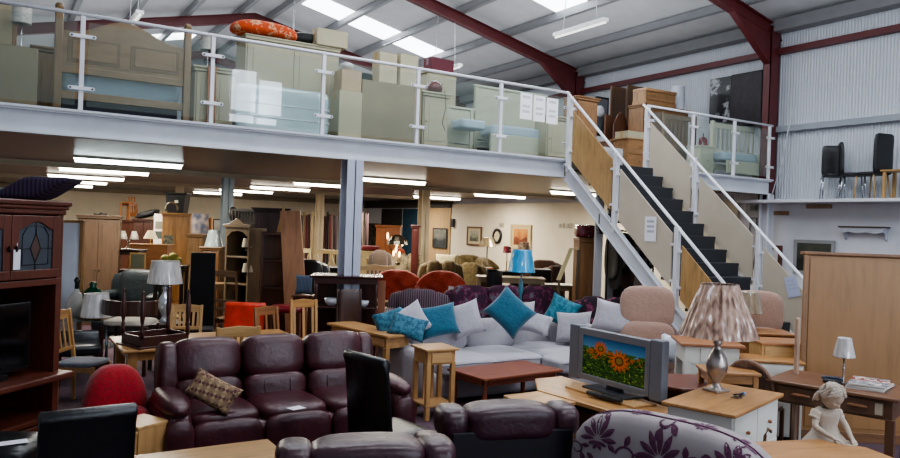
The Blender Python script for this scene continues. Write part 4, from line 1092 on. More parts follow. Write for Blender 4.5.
pl(t, 'body', paint('0f4a33', .15, .2), [(.08, 0), (.15, .1), (.17, .26), (.1, .36), (.04, .4), (.05, .44), (.03, .47)])
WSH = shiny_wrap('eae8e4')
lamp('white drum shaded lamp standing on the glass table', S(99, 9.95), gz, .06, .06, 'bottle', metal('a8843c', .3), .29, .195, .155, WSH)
parsons('black leather chair mostly hidden under the glass table edge', S(82, 9.1), FC+.5, leather('191c22', .3), .62, .5)
# oak chair seen from the side
slat_chair('light oak chair seen side on left of the red seat', S(88, 8.2), math.radians(59), 'a47a48', '6a6e78', 1.02, .42, 4)
# oak dining table with the upturned dark table
table('light oak dining table behind the brown sofa carrying an upturned dark table', (2.1, 8.38), 0, 1.92, .98, .76, 'b58650', .09, over=.06, apron=.09)
t = thing('upturned_table', 'dark mahogany side table standing upside down with turned legs upward', 'side table', (1.5, 8.2, .76), math.radians(18))
DM = '42201a'
pb(t, 'tabletop', wood(DM, 'x'), [(-.3, .3, -.24, .24, 0, .02)], .005)
pb(t, 'apron', wood(DM, 'x'), [(-.26, .26, -.21, -.19, .02, .12), (-.26, .26, .19, .21, .02, .12), (-.26, -.24, -.2, .2, .02, .12), (.24, .26, -.2, .2, .02, .12)])
for sx in (-1, 1):
    for sy in (-1, 1): turned(t, wood(DM, 'z'), sx*.25, sy*.2, .48, .03, .1, True)
# captain chair with cream pad
t = thing('dining_chair', 'dark curved back chair with cream pad beyond the oak table', 'chair', S(134, 9.9), math.radians(150))
m = MB(); m.prism([(.36*math.cos(a), .3*math.sin(a)) for a in [PI*k/12 for k in range(13)]]+[(.33*math.cos(a), .27*math.sin(a)) for a in [PI*k/12 for k in range(12, -1, -1)]], .78, .98, 'z'); obj('curved_back', m, wood('3e241a', 'x'), t, bev=.01)
ps(t, 'seat_pad', fabric('c9c2b0'), [(0, 0, .68, .6, .5, .08, dict(e=5))]); leg4(t, wood('3e241a', 'z'), .6, .5, .64, .04)
# lamp with cream wrapped shade behind the upturned legs
tl = (lambda q: (q[0], q[1]))(S(167, 10.4)); gz2 = HZ(167, 322, 10.4)
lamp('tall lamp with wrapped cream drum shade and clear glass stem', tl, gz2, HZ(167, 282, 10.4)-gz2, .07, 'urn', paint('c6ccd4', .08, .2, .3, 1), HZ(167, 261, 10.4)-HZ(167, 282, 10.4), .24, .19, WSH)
table('dark pedestal table under the tall wrapped cream lamp', tl, 0, .5, .5, gz2, '2a1a16', .05, 'side table', 'side_table')
slat_chair('light oak slat back chair on the far side of the dining table', S(186, 9.9), FC+.15, 'c09a66', 'c09a66', HZ(186, 307, 9.9), .42, 6)
slat_chair('light oak slat back chair tucked between dining table and brown sofa', (2.12, 7.6), PI, 'b58c54', 'b58c54', 1.03, .44, 6)
t = parsons('bright orange red leather chair at the dining table end', S(243, 9.6), FC+.02, leather('c83c24', .4), HZ(243, 305, 9.6), .54)
slat_chair('brown oak chair tilted sideways behind the brown sofa', S(283, 9.0), FC+.9, '8a5c36', '6a3c2a', HZ(283, 309, 9.0), .36, 3)
t = slat_chair('golden pine fiddle back chair left of the oak console', S(313, 9.3), FC+.5, 'b07c34', 'b07c34', HZ(313, 302, 9.3), .36, 3)
# dark armchair, black chairs and clutter behind
sofa('dark teal rounded armchair beyond the upturned table', S(136, 12.9), FC, 1.1, leather('182226', .5), 1, h=HZ(138, 273, 12.8), arm=.2, armh=.75, cat='armchair', name='armchair')
parsons('tall narrow black covered dining chair left of the orange red chair', S(204, 10.8), FC+.3, fabric('0b0b0e'), HZ(204, 254, 10.8), .36)
table('small light pine drop leaf table behind the black chair', S(220, 13), FC+.2, .75, .4, HZ(222, 283, 13), '8a6a42', .05, 'table', 'side_table')
slat_chair('pine ladder back chair beside the arched display cabinet', S(236, 12.2), FC+PI-.3, '7a5a3a', '7a5a3a', HZ(238, 270, 12.2), .45, 3, style='ladder')
slat_chair('rounded light wood chair just left of the black covered chair', S(188, 12.2), FC-.5, '8c7040', '8c7040', HZ(188, 268, 12.2), .42, 3, style='ladder')
# row of cabinets in the distance
loc, w, h = box_at(163, 191, 213, 17.5, .5); t = wardrobe('narrow pine cabinet with a picture on its door below the black crate', loc, FC+.25, .62, .45, h, '9a7038', 2)
art(t, 'picture_print', .22, .32, 10, 14, lambda u, v: mixc(hx('8a8a74'), hx('3c3c34'), .5+noise.noise(Vector((u*5, v*5, 3)))*.9), (-.16, -.24, h-.85))
cx_, cy_ = loc; t = thing('storage_crate', 'black plastic storage crate with lid on the pine cabinet', 'crate', (cx_, cy_, h), FC)
m = MB(); m.prism([(-.19, 0), (.19, 0), (.24, .44), (-.24, .44)], -.17, .17, 'y'); obj('tub', m, paint('0d0f14', .35), t, bev=.01); pb(t, 'lid', paint('0d0f14', .35), [(-.27, .27, -.2, .2, .44, .48)], .01)
o = note(t, .08, .06, (.03, -.175, .24), (0, 0, 0), 'c8c8b8', '888888', (.5,), 'sticker')
o = pt(None, 'wicker_hoop', wood('6e5a3a', 'x'), [[(.14*math.cos(a), 0, .1+.14*math.sin(a)) for a in [PI*k/8 for k in range(-1, 10)]]], .018); o.location = (loc[0]-.3, loc[1]-.35, h-.03+.01); o.location = S(171, 17.2)+(h,); o.rotation_euler = (0, 0, FC); tag(o, 'arched wooden hoop leaning before the black crate', 'hoop')
loc, w, h = box_at(137, 158, 219, 18.5, .5); wardrobe('dark brown wardrobe with a black bag on top in the left distance', loc, FC, w, .5, h, '40241a', 2)
def fn(p):
    q = p.copy(); q.z += .25*p.x; q.x += .3*p.z; return q
flatcushion('black zipped bag lying on the dark brown wardrobe', loc, h, FC, .52, .35, .17, paint('15171a', .5), e=4, name='bag', cat='bag', fn=fn)
loc, w, h = box_at(119, 137, 220, 19.5, .5); wardrobe('reddish brown sideboard top seen above the silver lamps', loc, FC, w, .5, h, '5c3420', 1)
slat_chair('tiny orange pine stool on the farthest brown cabinet', loc, FC, 'a8662c', 'a8662c', .2, .26, 3).location = (loc[0], loc[1], h)
loc, w, h = box_at(154, 166, 214, 18, .1); t = thing('picture_board', 'narrow white board with small pictures beside the pine cabinet', 'board', loc, FC)
pb(t, 'board', paint('d0ccc0', .5), [(-w/2, w/2, -.02, .02, 0, h)], .004)
for q, c in ((.18, '6a6a5c'), (.42, '3c4440')): pb(t, 'print', paint(c, .6), [(-w/2+.04, w/2-.04, -.026, -.02, h-q-.18, h-q)], 0)
SILC = metal('d8d2c4', .18)
t = chest('pine sideboard with drawers under the distant silver lamps', S(152, 16.6), FC, .85, .4, HZ(152, 244, 16.6), '8f6234', '85562c', 3, 2, 'sideboard', 'sideboard')
lamp('small lamp with cream shade on the pine sideboard', S(151, 16.6), HZ(152, 244, 16.6), .14, .05, 'stick', metal('b09a60'), .16, .15, .07, emit('f0dcae', .5))
dt = table('dark side table that carries the branching silver lamp', S(129, 14.8), FC, .6, .45, HZ(129, 249, 14.8), '20140f', .05, 'side table', 'side_table')
t = thing('table_lamp', 'branching silver wrapped lamp with two crinkled shades', 'lamp', S(129, 14.7)+(HZ(129, 249, 14.8),), FC)
m = MB(); m.lathe([(.08, 0), (.06, .03), (.015, .05), (.015, .2)]); obj('base', m, SILC, t, smooth=True)
for s in (-1, 1):
    a = pt(t, 'arm', SILC, [[(0, 0, .15), (s*.08, 0, .2), (s*.1, 0, .26)]], .01)
    m = MB(); m.lathe([(.09, .2), (.04, .36), (.036, .36), (.086, .2)], (s*.11, 0, 0), 14); obj('shade', m, shiny_wrap('e4ded2'), a, smooth=True)
t = thing('framed_picture', 'dark framed picture leaning below the silver lamps', 'picture', S(139, 14.6)+(HZ(139, 270, 14.6),), FC)
pb(t, 'frame', wood('6e5430', 'x'), [(-.16, .16, -.015, .015, 0, .34)], .008); pb(t, 'canvas', paint('34372c', .5), [(-.13, .13, -.018, -.014, .03, .31)], 0)
table('dark bench holding the leaning dark picture in the left distance', S(139, 14.6), FC, .8, .3, HZ(139, 270, 14.6), '2c1c14', .05, 'bench', 'bench')
ps(thing('ornament', 'yellow green flower shaped ornament behind the cream lamp shade', 'ornament', S(171, 11.9)+(HZ(171, 263, 11.9)-.03,)), 'flowers', fabric('b8b04e', '8a8438', 30), [(x, 0, z, .14, .14, .13, dict(e=2, n=6)) for x, z in ((-.07, .1), (.05, .13), (.12, .06), (0, .03))])
table('dark shelf table behind the cream lamp shade', S(173, 11.9), FC, .5, .3, HZ(171, 263, 11.9)-.03, '241a14', .05, 'side table', 'side_table')
loc, w, h = box_at(190, 212, 217, 18.5, .1)
bedhead('golden pine spindle headboard in front of the cream back wall', loc, 0, FC, w, h, 'a8692c', n=7)
art(None, 'photo_print', .42, .5, 12, 12, lambda u, v: mixc(hx('c8b8b0'), hx('5a6680'), .5+noise.noise(Vector((u*4, v*4, 8)))), (loc[0]-.05, loc[1]-.1, HZ(200, 234, 18.3)), (0, 0, FC))
tag(bpy.data.objects['photo_print'], 'blurry pale portrait print leaning before the pine headboard', 'picture')
loc, w, h = box_at(190, 206, 234, 15.5, .3); wardrobe('plain brown cupboard below the pine headboard', loc, FC, w, .3, h, '80603a', 1)
loc, w, h = box_at(205, 224, 247, 14.2, .35); wardrobe('brown cupboard holding the pale blue wrapped shade', loc, FC, w, .35, h, '6e4c2e', 1, group=None)
lamp('pale blue lamp shade in crinkled wrapping on the brown cupboard', loc, h, .02, .08, 'bottle', SILC, .3, .18, .1, shiny_wrap('a4b4b4'))
loc, w, h = box_at(213, 223, 219, 19, .05); t = thing('mirror', 'black framed mirror standing near the grey steel column', 'mirror', loc, FC)
pb(t, 'frame', paint('1c1c20', .5), [(-w/2, w/2, -.02, .02, 0, h)], .005); pb(t, 'glass', paint('a8aca4', .1), [(-w/2+.03, w/2-.03, -.024, -.02, .1, h-.03)], 0)
# arched display cabinet with lamps
loc, w, h = box_at(231, 262, 228, 12.6, .5)
t = shelves('grey brown display cabinet with arched top holding small lamps', loc, FC-.5, .55, .42, h, '7c6a52', 4, 'cabinet', 'display_cabinet', .16, back=paint('2a211b', .8))
cabl = loc
for i, (px, py) in enumerate(((248, 243), (249, 268))):
    l = lamp(('upper', 'lower')[i]+' small cream shaded lamp on the arched cabinet shelves', S(px, 12.62), HZ(px, py+2.5, 12.6)-.12, .11, .035, 'bottle', metal('4a4640'), .13, .09, .07, paint('c8c0a8', .6))
t = thing('ornamental_cap', 'white carved pediment piece on top of the arched cabinet', 'ornament', S(238, 12.9)+(h+.0,), FC)
pp(t, 'body', paint('b8b2a0', .6), [(-.18, 0), (.18, 0), (.18, .04), (.06, .08), (0, .15), (-.06, .08), (-.18, .04)], -.1, .1)
# rocking cradle thing on dark wardrobe
loc, w, h = box_at(261, 284, 208, 14.4, .6)
wardrobe('tall dark mahogany wardrobe with arched doors behind the display cabinet', S(271, 14.5), FC+.2, .6, .5, HZ(272, 208, 14.2), '281a1e', 2, arch=True, cornice=.07)
dw = S(246, 15.5); t = thing('cradle', 'dark wooden slatted cradle lying above the display cabinet', 'cradle', dw+(HZ(248, 224, 15.5),), FC)
pb(t, 'rail', wood('2e251e', 'x'), [(-.28, .28, -.15, -.12, .26, .31), (-.28, .28, -.15, -.12, 0, .05)])
for k in range(9): pb(t, 'slat', wood('2e251e', 'z'), [(-.26+.062*k, -.235+.062*k, -.145, -.125, .05, .26)])
pb(t, 'back', wood('241c18', 'x'), [(-.28, .28, .1, .14, 0, .3)]); pb(t, 'base', wood('241c18', 'x'), [(-.28, .28, -.14, .14, 0, .02)])
ps(t, 'carved_end', wood('3a3026', 'x'), [(-.27, 0, .2, .16, .3, .3, dict(e=2.4))])
wardrobe('dark narrow cupboard that supports the slatted cradle', dw, FC, .5, .36, HZ(248, 224, 15.5), '1c1618', 1)
# open bookcase and leaning plank
loc, w, h = box_at(268, 286, 232, 12.4, .4); shelves('open reddish brown bookcase leaning behind the pine plank', loc, FC+.3, .5, .35, h, '52301e', 4)
t = thing('pine_plank', 'long knotty pine board leaning with its foot to the right', 'board', S(297, 11.7), FC)
m = MB(); m.prism([(-.22, HZ(283, 211, 11.9)), (.1, HZ(300, 211, 11.9)), (.34, .0), (-.04, .0)], -.02, .02, 'y')
o = obj('board', m, wood('d09a70', 'z', sc=.8), t, bev=.006); t.location = S(293.5, 11.8)+(0,)
o = pp(None, 'cream_card', paint('c2b48a', .7), [(-.02, 0), (.1, 0), (.1, .42), (.07, .42)], -.01, .01); x, y = S(278, 12.0); o.location = (x, y, HZ(278, 232, 12)); o.rotation_euler = (0, 0, FC); tag(o, 'cream triangular card wedged beside the pine plank', 'card')
# cross back chairs at a pine table
table('light wood dining table with cream cross back chairs in the distance', S(327, 17.5), FC, 1.5, .8, .9, 'c0a878', .08)
CC = 'c2ae80'
for i, (px, D, rz, l) in enumerate(((309, 16.6, .8, 'leftmost cream cross back chair, turned sideways'), (324, 18.6, .0, 'second cream cross back chair, facing from behind the table'), (338, 18.3, -.1, 'third cream cross back chair beside the white column'), (356.5, 19, 0, 'cream cross back chair just right of the white column'))):
    slat_chair(l, S(px, D), FC+rz, CC, CC, HZ(px, 249+i, D), .5, 3, style='cross', group='cream cross back chairs')
slat_chair('cream low slatted bench seat back right of the white column', S(374, 14.3), FC, 'c8b88c', 'c8b88c', HZ(373, 266, 14.3), .75, 9)
sofa('black leather low armchair beneath the cross back chairs', S(308, 14.5), FC, .9, leather('121216'), 1, h=HZ(308, 262, 14.5), arm=.16, armh=.6, cat='armchair', name='armchair')
table('dark square table beside the low black armchair', S(331, 15.7), FC, .55, .5, HZ(333, 267, 15.7), '1c1412', .06, 'side table', 'side_table')
# rolled rugs along the far back wall
rc = ['3a1c20', '16161c', '8a7458', '5c2420', '3c1820', '9c8a68', '241c22', '94908c', '6a2a22', '4a2018', '241820', '5a1c1c', '3a2430', '6a1f1c', 'a4805c', '4c1e22', '2a2030', '88281f', '58402c', '3a1818']
for i, c in enumerate(rc):
    px = 298+i*3.05 if i < 12 else 336+(i-12)*4.5
    if px > 372: break
    x, y = S(px, 26.5+.15*math.sin(i)); h = HZ(px, 214+2.2*math.sin(i*2.3), 26.5)
    m = MB(); m.tube([(0, 0, 0), (.02*math.sin(i), .08, h)], .055+.012*math.sin(i*1.7), 8); m.tube([(0, -.0, h), (.0, 0, h+.015)], .02, 6)
    o = obj('rolled_rug', m, fabric(c, None, 30), None, smooth=True); o.location = (x, y, 0)
    nmz = {'3': 'dark red', '1': 'black', 'b': 'beige', '5': 'rust red', 'c': 'cream', '9': 'grey', '2': 'near black', '6': 'brick red', '4': 'maroon', '7': 'tan brown', 'a': 'fawn', '8': 'light brown'}[c[0]]
    tag(o, '%s rolled rug standing by the back wall, number counted from left: %s' % (nmz, ['first', 'second', 'third', 'fourth', 'fifth', 'sixth', 'seventh', 'eighth', 'ninth', 'tenth', 'eleventh', 'twelfth', 'thirteenth', 'fourteenth', 'fifteenth', 'sixteenth', 'seventeenth', 'eighteenth', 'nineteenth', 'twentieth'][i]), 'rug', 'rolled rugs by the back wall')
# hanging rugs on the far right wall
for i, (y0, y1, z0, z1, mt, l) in enumerate(((24.75, 26.2, .9, 2.72, spots('123a4e', '0e2c3c', 8, .5), 'plain deep blue rug hanging on the far right wall'), (26.35, 28.1, .9, 2.72, spots('2e2f28', '1d1f1c', 9, .5), 'dark olive patterned rug hanging left of the blue rug'), (28.2, 29.4, .6, 2.1, spots('5a5148', '26221f', 5, .5), 'grey black floral rug at the far corner'))):
    o = pb(None, 'hanging_rug', mt, [(13.98, 14.03, y0, y1, z0, z1)], 0); tag(o, l, 'rug')
# objects around the dark desk with bowls
dx, dy = S(349, 10.5)
dd = thing('sideboard', 'dark mahogany buffet with white bowls on its open shelf', 'sideboard', (dx, dy), FC+.1)
DT = HZ(349, 276, 10.3); DKW = '3c1c16'
pb(dd, 'top', wood(DKW, 'x', .25), [(-.5, .5, -.28, .28, DT-.03, DT)], .008); pb(dd, 'shelf', wood(DKW, 'x'), [(-.42, .42, -.24, .24, HZ(349, 307.5, 10.3)-.02, HZ(349, 307.5, 10.3))])
pb(dd, 'shelf', wood(DKW, 'x'), [(-.42, .42, -.24, .24, .2, .23)]); pb(dd, 'back_panel', wood('4a281c', 'z'), [(-.42, .42, .2, .22, .2, DT-.03)]); pb(dd, 'frieze', wood(DKW, 'x'), [(-.43, .43, -.25, -.23, DT-.11, DT-.03)])
for sx in (-1, 1):
    for sy in (-1, 1): turned(dd, wood(DKW, 'z'), sx*.41, sy*.22, DT-.03, .035)
for i, (px, r, l) in enumerate(((334, .1, 'largest white bowl at the left of the dark buffet shelf'), (346, .065, 'small white cup between the bowls on the buffet shelf'), (366, .08, 'white bowl at the right end of the buffet shelf'))):
    t = thing('bowl', l, 'bowl', S(px, 10.42)+(HZ(349, 307.5, 10.3),)); pl(t, 'body', paint('d2d6de', .2), [(r*.45, 0), (r*.9, r*.5), (r, r*1.1), (r*.94, r*1.1), (r*.8, r*.45), (.0, r*.2)])
slat_chair('dark brown chair back standing before the white bowls', S(357, 9.7), FC+.4, '3a1e14', '3a1e14', HZ(357, 291, 9.7), .34, 3, style='panel', back=wood('3a1e14', 'z'))
cushion('blue grey striped cushion in wrapping beside the dark buffet', S(306, 10.9), HZ(306, 295, 10.9), FC, .26, .3, .12, stripes('3c4658', '6a7a90', 16, 'x'), .1)
table('small stool carrying the striped cushion beside the pine plank', S(306, 10.95), FC, .3, .3, HZ(306, 295, 10.9), '5c3a24', .04, 'stool', 'stool')
t = thing('stool', 'wooden stool with dark red seat pad behind the brown sofa', 'stool', S(290, 9.9), FC); z_ = HZ(290, 311, 9.9)
ps(t, 'seat_pad', leather('6e1420', .3), [(0, 0, z_+.03, .46, .42, .1, dict(e=4))]); leg4(t, wood('4c2a1a', 'z'), .4, .36, z_, .04)
o = pb(None, 'brown_panel', wood('8a5a42', 'z'), [(-.05, .05, -.02, .02, 0, HZ(384, 282, 10.2))]); o.location = S(384, 10.4)+(0,); o.rotation_euler = (0, 0, FC); tag(o, 'upright pinkish brown board end right of the dark buffet', 'board')
# centre: armchairs and lamps
buttonback('orange red buttoned armchair left of the striped wing chair', S(399, 13.5), FC+.1, 1.0, fabric('ab3d22', '862a16', 40), HZ(397, 271, 13.4))
buttonback('orange red buttoned armchair between striped chair and purple sofa', S(443, 13.4), FC-.1, .95, fabric('ab3d22', '862a16', 40), HZ(442, 272, 13.3))
sofa('khaki buttoned chesterfield style sofa behind the orange red chairs', S(411, 16.7), FC+.3, 1.15, fabric('8a7c5e', '5c5240', 30), 2, h=HZ(405, 263, 16.5), tuft=1, arm=.2)
OL = fabric('71603a', '54472a', 26)
sofa('olive brown low backed sofa right of the khaki sofa', S(444, 14.7), FC+.1, 1.0, OL, 2, h=HZ(443, 263, 14.6), arm=.2)
sofa('olive green armchair with piped back near the pine side table', S(470, 15.6), FC-.2, .8, OL, 1, h=HZ(470, 265, 15.5), arm=.18, cat='armchair', name='armchair')
buttonback('olive buttoned armchair below the left landscape picture', S(470, 18.2), FC, .95, OL, HZ(470, 255, 18.2))
buttonback('olive armchair turned left beside the tall standing lamp', S(493, 17.2), FC+.9, .7, OL, HZ(495, 258, 17.2))
cushion('pale cream buttoned cushion lying on the olive sofa back', S(448, 15.9), HZ(448, 267, 15.9), FC, .5, .28, .16, fabric('c2b68c'), .2)
t = table('light pine side table by the olive armchairs', S(480, 16.7), FC, .62, .4, HZ(478, 267, 16.7), '94683a', .05, 'side table', 'side_table')
loc, w, h = box_at(375, 397, 225, 19.5, .6); wardrobe('bright orange pine wardrobe beyond the lit cluster lamp', S(389, 19.7), FC, .62, .55, HZ(386, 225, 19.5), 'a05a20', 2)
loc, w, h = box_at(413, 419, 225, 16.8, .4); wardrobe('narrow dark red cabinet end against the cream column', loc, FC, .16, .4, h, '4a1c16', 1)
loc, w, h = box_at(372, 400, 247, 18.5, .5); chest('long low pine sideboard beneath the cluster lamp', S(392, 17.6), FC, 1.1, .45, HZ(392, 259, 17.4), '84663c', '7a5c36', 2, 2, 'sideboard', 'sideboard')
sofa('dark brown small armchair left of the lit cluster lamp', S(380, 15.8), FC, .6, fabric('43352a'), 1, h=HZ(381, 252, 15.8), arm=.12, cat='armchair', name='armchair')
flatcushion('dark red cushion behind the small brown armchair', S(371, 19.4), HZ(371, 251, 19.4), FC, .5, .3, .14, fabric('6c1c20'))
chest('cream drawer unit that carries the dark red cushion', S(371, 19.4), FC, .55, .4, HZ(371, 251, 19.4), 'b8a878', 'b8a878', 2, 1)
t = thing('table_lamp', 'silver lamp with lit candle bulbs under a tilted mirrored shade', 'lamp', S(398, 16.8)+(HZ(398, 263, 16.8),), FC)
pl(t, 'base', metal('9a9080', .25), [(.08, 0), (.06, .02), (.02, .05), (.03, .2), (.015, .4)])
pl(t, 'shade', metal('8a8478', .25), [(.24, .42), (.22, .5), (.14, .6), (.06, .64)], flute=.04, seg=24, smooth=False)
for q, (x, z) in enumerate(((-.07, .22), (.06, .2), (.0, .42), (.12, .45), (-.02, .3))): ps(t, 'bulb', emit('ffc98a', 9), [(x, -.1, z, .045, .045, .13, dict(e=2, n=6))])
o = ps(None, 'wall_bulb', emit('ffc07a', 7), [(0, 0, 0, .05, .05, .16, dict(e=2, n=6))]); o.location = S(388, 16.9)+(HZ(388, 236, 16.9),); tag(o, 'lone lit flame shaped bulb in front of the orange wardrobe', 'bulb')
pt(o, 'holder', metal('6a6458'), [[(0, 0, -.06), (0, .0, -.16), (.2, 0, -.45)]], .012)
ps(thing('pumpkin_cushion', 'round orange cushion glowing behind the lit cluster lamp', 'cushion', S(401, 18)+(HZ(402, 259, 18),)), 'body', fabric('9a3c18'), [(0, 0, .13, .26, .26, .26, dict(e=2))])
# tall things by the picture wall
lx, ly = S(488, 19.5); lamp('tall standing lamp with pale shade left of the wall clock', (lx, ly), 0, HZ(488, 246, 19.5), .1, 'stick', paint('3a3430', .4), .22, .24, .14, shiny_wrap('b8a47c'))
lx, ly = S(508, 16.5); zt = HZ(508, 271, 16.5)
lamp('thin table lamp with small dark red shade', (lx, ly), zt, HZ(508, 252, 16.5)-zt, .08, 'stick', metal('9a8a70'), .13, .1, .08, shiny_wrap('8a2c34'))
table('black side table under the thin red shaded lamp', (lx, ly), FC, .4, .4, zt, '1a1614', .04, 'side table', 'side_table')
lx, ly = S(525, 17); zt = HZ(525, 262, 17); lamp('pale floral shaded lamp peeping above the blue lamp', (lx, ly), zt, HZ(525, 251, 17)-zt, .08, 'stick', metal('9a8a70'), .2, .18, .12, spots('c8b49c', '8a7058', 20, .5))
chest('dark low cabinet under the pale floral lamp', (lx, ly), FC, .6, .4, zt, '2c1e18', '241814', 1, 1)
parsons('black leather chair with white edge left of the blue lamp', S(507, 13.5), FC+.8, leather('101014'), HZ(507, 271, 13.5), .42)
table('cream topped long table beyond the purple sofa', S(512, 14.1), FC, 1.3, .5, HZ(510, 277, 14.0), 'b4a27c', .07)
table('pale oak table right of the blue lamp base', S(554, 14.2), FC, .9, .5, HZ(556, 284, 14.2), '8a7858', .07)
t = thing('storage_box', 'flat black cabinet box right of the blue lamp shade', 'cabinet', S(542, 15.1), FC); pb(t, 'body', paint('0f0f12', .4), [(-.2, .2, -.2, .2, 0, HZ(542, 269, 15.1))], .01); pb(t, 'door', paint('15151a', .3), [(-.19, .19, -.215, -.2, .1, HZ(542, 269, 15.1)-.03)], .005)
BRN = fabric('6a4c3c', '503828', 30)
sofa('brown fabric recliner behind the flat black box', S(547, 16.4), FC, 1.0, BRN, 1, h=HZ(547, 262, 16.4), arm=.18, cat='armchair', name='armchair')
sofa('lighter brown recliner left of the leaning cream frame', S(565, 15.4), FC+.6, .7, BRN, 1, h=HZ(560, 268, 15.4), arm=.16, cat='armchair', name='armchair')
t = thing('leaning_frame', 'large cream frame leaning on its side by the pine wardrobe', 'picture frame', S(568, 12.4), FC); h1 = HZ(570, 248, 12.4); h0 = HZ(560, 280, 12.4)
pp(t, 'frame', paint('c0b080', .5), [(-.16, h0), (-.09, h0), (.1, h1), (.03, h1)], -.02, .02); pp(t, 'frame_side', paint('b8a878', .5), [(.1, h1-.03), (.2, h1-.03), (.2, h1), (.1, h1)], -.02, .02)
pb(t, 'easel', wood('5c4a30', 'z'), [(-.14, -.1, -.03, .0, 0, h0)]); pb(t, 'foot', wood('5c4a30', 'z'), [(.16, .2, -.02, .02, 0, h1-.03)])
loc, w, h = box_at(577, 595, 238, 12.4, .45); wardrobe('tall plain pine wardrobe under the dark red case', loc, FC+.05, w, .45, h, '8c6238', 1, cornice=.01)
t = thing('suitcase', 'dark red wrapped case on top of the pine wardrobe', 'case', (loc[0], loc[1], h), FC); ps(t, 'body', shiny_wrap('6e1426'), [(0, 0, .11, .36, .36, .22, dict(e=6))]); pt(t, 'handle', paint('2a1014'), [[(-.05, -.19, .1), (0, -.21, .1), (.05, -.19, .1)]], .008)
# white posts and hanging coats under the stairs
for i, px in enumerate((599, 611)):
    o = pb(None, 'white_post', paint('a8a8aa', .5), [(-.06, .06, -.05, .05, 0, 3.05)], .004); o.location = S(px, 11.9+i*.5)+(0,); o.rotation_euler = (0, 0, FC); tag(o, ('left', 'right')[i]+' pale square post under the head of the staircase', 'post')
t = thing('wall_television', 'small black screen fixed to the pale post under the stairs', 'television', S(604, 11.7)+(HZ(604, 234, 11.7),), FC); pb(t, 'casing', paint('0b0c10', .3), [(-.09, .09, -.02, .03, 0, .32)], .006); pb(t, 'screen', paint('06070a', .1), [(-.08, .08, -.024, -.02, .02, .3)], 0)
cc = ['8a8478', '5a5450', 'b0a89c', '3c3230', '6e5a48', '9a948c', '4a3058', 'a8a098', '2e2a30', '7a6a5a']
rk = thing('clothes_rail', 'dark rail under the stairs on which coats and bags hang', 'clothes rail', S(632, 12.3), FC+.5)
pt(rk, 'rail', metal('4a4a4c'), [[(-.5, 0, 2.12), (.5, 0, 2.12)]], .015)
for s in (-1, 1): pt(rk, 'upright', metal('4a4a4c'), [[(s*.5, 0, 0), (s*.5, 0, 2.12)]], .015)
cn = ['grey', 'dark brown', 'pale grey', 'black', 'brown', 'silver grey', 'purple', 'off white', 'near black', 'tan']
for i, c in enumerate(cc):
    a = FC+.5; u = -.42+.09*i; x0, y0 = S(632, 12.3); m = MB()
    m.soft(0, 0, 0, .085, .3, .75+.2*math.sin(i*2), e=3, n=8, fn=lambda p: Vector((p.x, p.y*(1-.3*p.z), p.z)))
    o = obj('hanging_garment', m, fabric(c), None, smooth=True); o.location = (x0+math.cos(a)*u, y0+math.sin(a)*u, 2.09-(.75+.2*math.sin(i*2))/2); o.rotation_euler = (0, 0, a)
    tag(o, '%s garment on the rail under the stairs, %s from the left' % (cn[i], ['first', 'second', 'third', 'fourth', 'fifth', 'sixth', 'seventh', 'eighth', 'ninth', 'tenth'][i]), 'garment', 'garments on the rail')
loc = S(638, 11.3); chest('dark brown drawer unit in the shadow under the staircase', S(634, 14), FC, .8, .5, HZ(634, 284, 14), '2c2019', '241a15', 2, 2)
flatcushion('fawn folded blanket on the dark drawer unit under the stairs', S(634, 14), HZ(634, 284, 14), FC, .5, .35, .1, fabric('8a7458'), name='folded_blanket', cat='blanket')
# blue lamp standing behind the grey sofa
bt = S(523, 11.35); zt = HZ(523, 303, 11.3)
lamp('bright blue lamp with shiny wrapped shade and blue turned stem', bt, zt, HZ(523, 271, 11.3)-zt, .032, 'urn', paint('4a7c90', .3), HZ(523, 250, 11.3)-HZ(523, 271, 11.3), .21, .15, shiny_wrap('3aa0d2'))
table('narrow dark table behind the sofa carrying the bright blue lamp', bt, FC, .3, .3, zt, '241a18', .04, 'side table', 'side_table')
# pictures on the cream wall
def land(c1, c2, c3, seed):
    def f(u, v):
        n = noise.noise(Vector((u*4, v*4, seed)))
        return mixc(hx(c1), hx(c2), v+.5*n) if v > .4+.08*math.sin(u*9) else mixc(hx(c3), hx(c1), .5+n)
    return f
def mounted(f, m='cbbf9c', b=.16):
    return lambda u, v: hx(m) if min(u, 1-u, v, 1-v) < b else f((u-b)/(1-2*b), (v-b)/(1-2*b))
picture('brown framed landscape print with cream mount, left of the clock', 474.5, 226.5, 245.5, 14.5, 13.98, wood('5c3c20', 'x'), mounted(land('6a6c58', '90907c', '262e24', 1), 'a89c7c'), .06)
picture('gilt framed painting of orange figures, right of the clock', 521, 224.5, 249.5, 20.5, 13.98, paint('a89468', .5), mounted(land('7c4018', 'a4712e', '42180c', 5), 'a89870', .12), .07)
picture('dark picture on the wooden wall panel behind the cream column', 440, 228, 248, 14, 13.94, paint('3a3a38', .4), land('3e4240', '6c6a60', '24282a', 7), .04)
p = A(497.5, 236, 1.5); y_ = None
v = RM @ _ray(497.5, 236); tt = 13.98/v.x; cyk = (v.y*tt, CAMPOS.z+v.z*tt)
t = thing('wall_clock', 'oval black rimmed wall clock with cream face between two pictures', 'clock', (13.98, cyk[0], cyk[1]-.2), -PI/2)
Tm = Matrix.Translation((0, 0, .2)) @ Matrix.Rotation(PI/2, 4, 'X')
m = MB(); m.lathe([(.16, 0), (.25, 0), (.25, .04), (.17, .05), (.16, .03), (.16, 0)], (0, 0, 0), 28, T=Tm); obj('rim', m, paint('141010', .3), t, smooth=True)
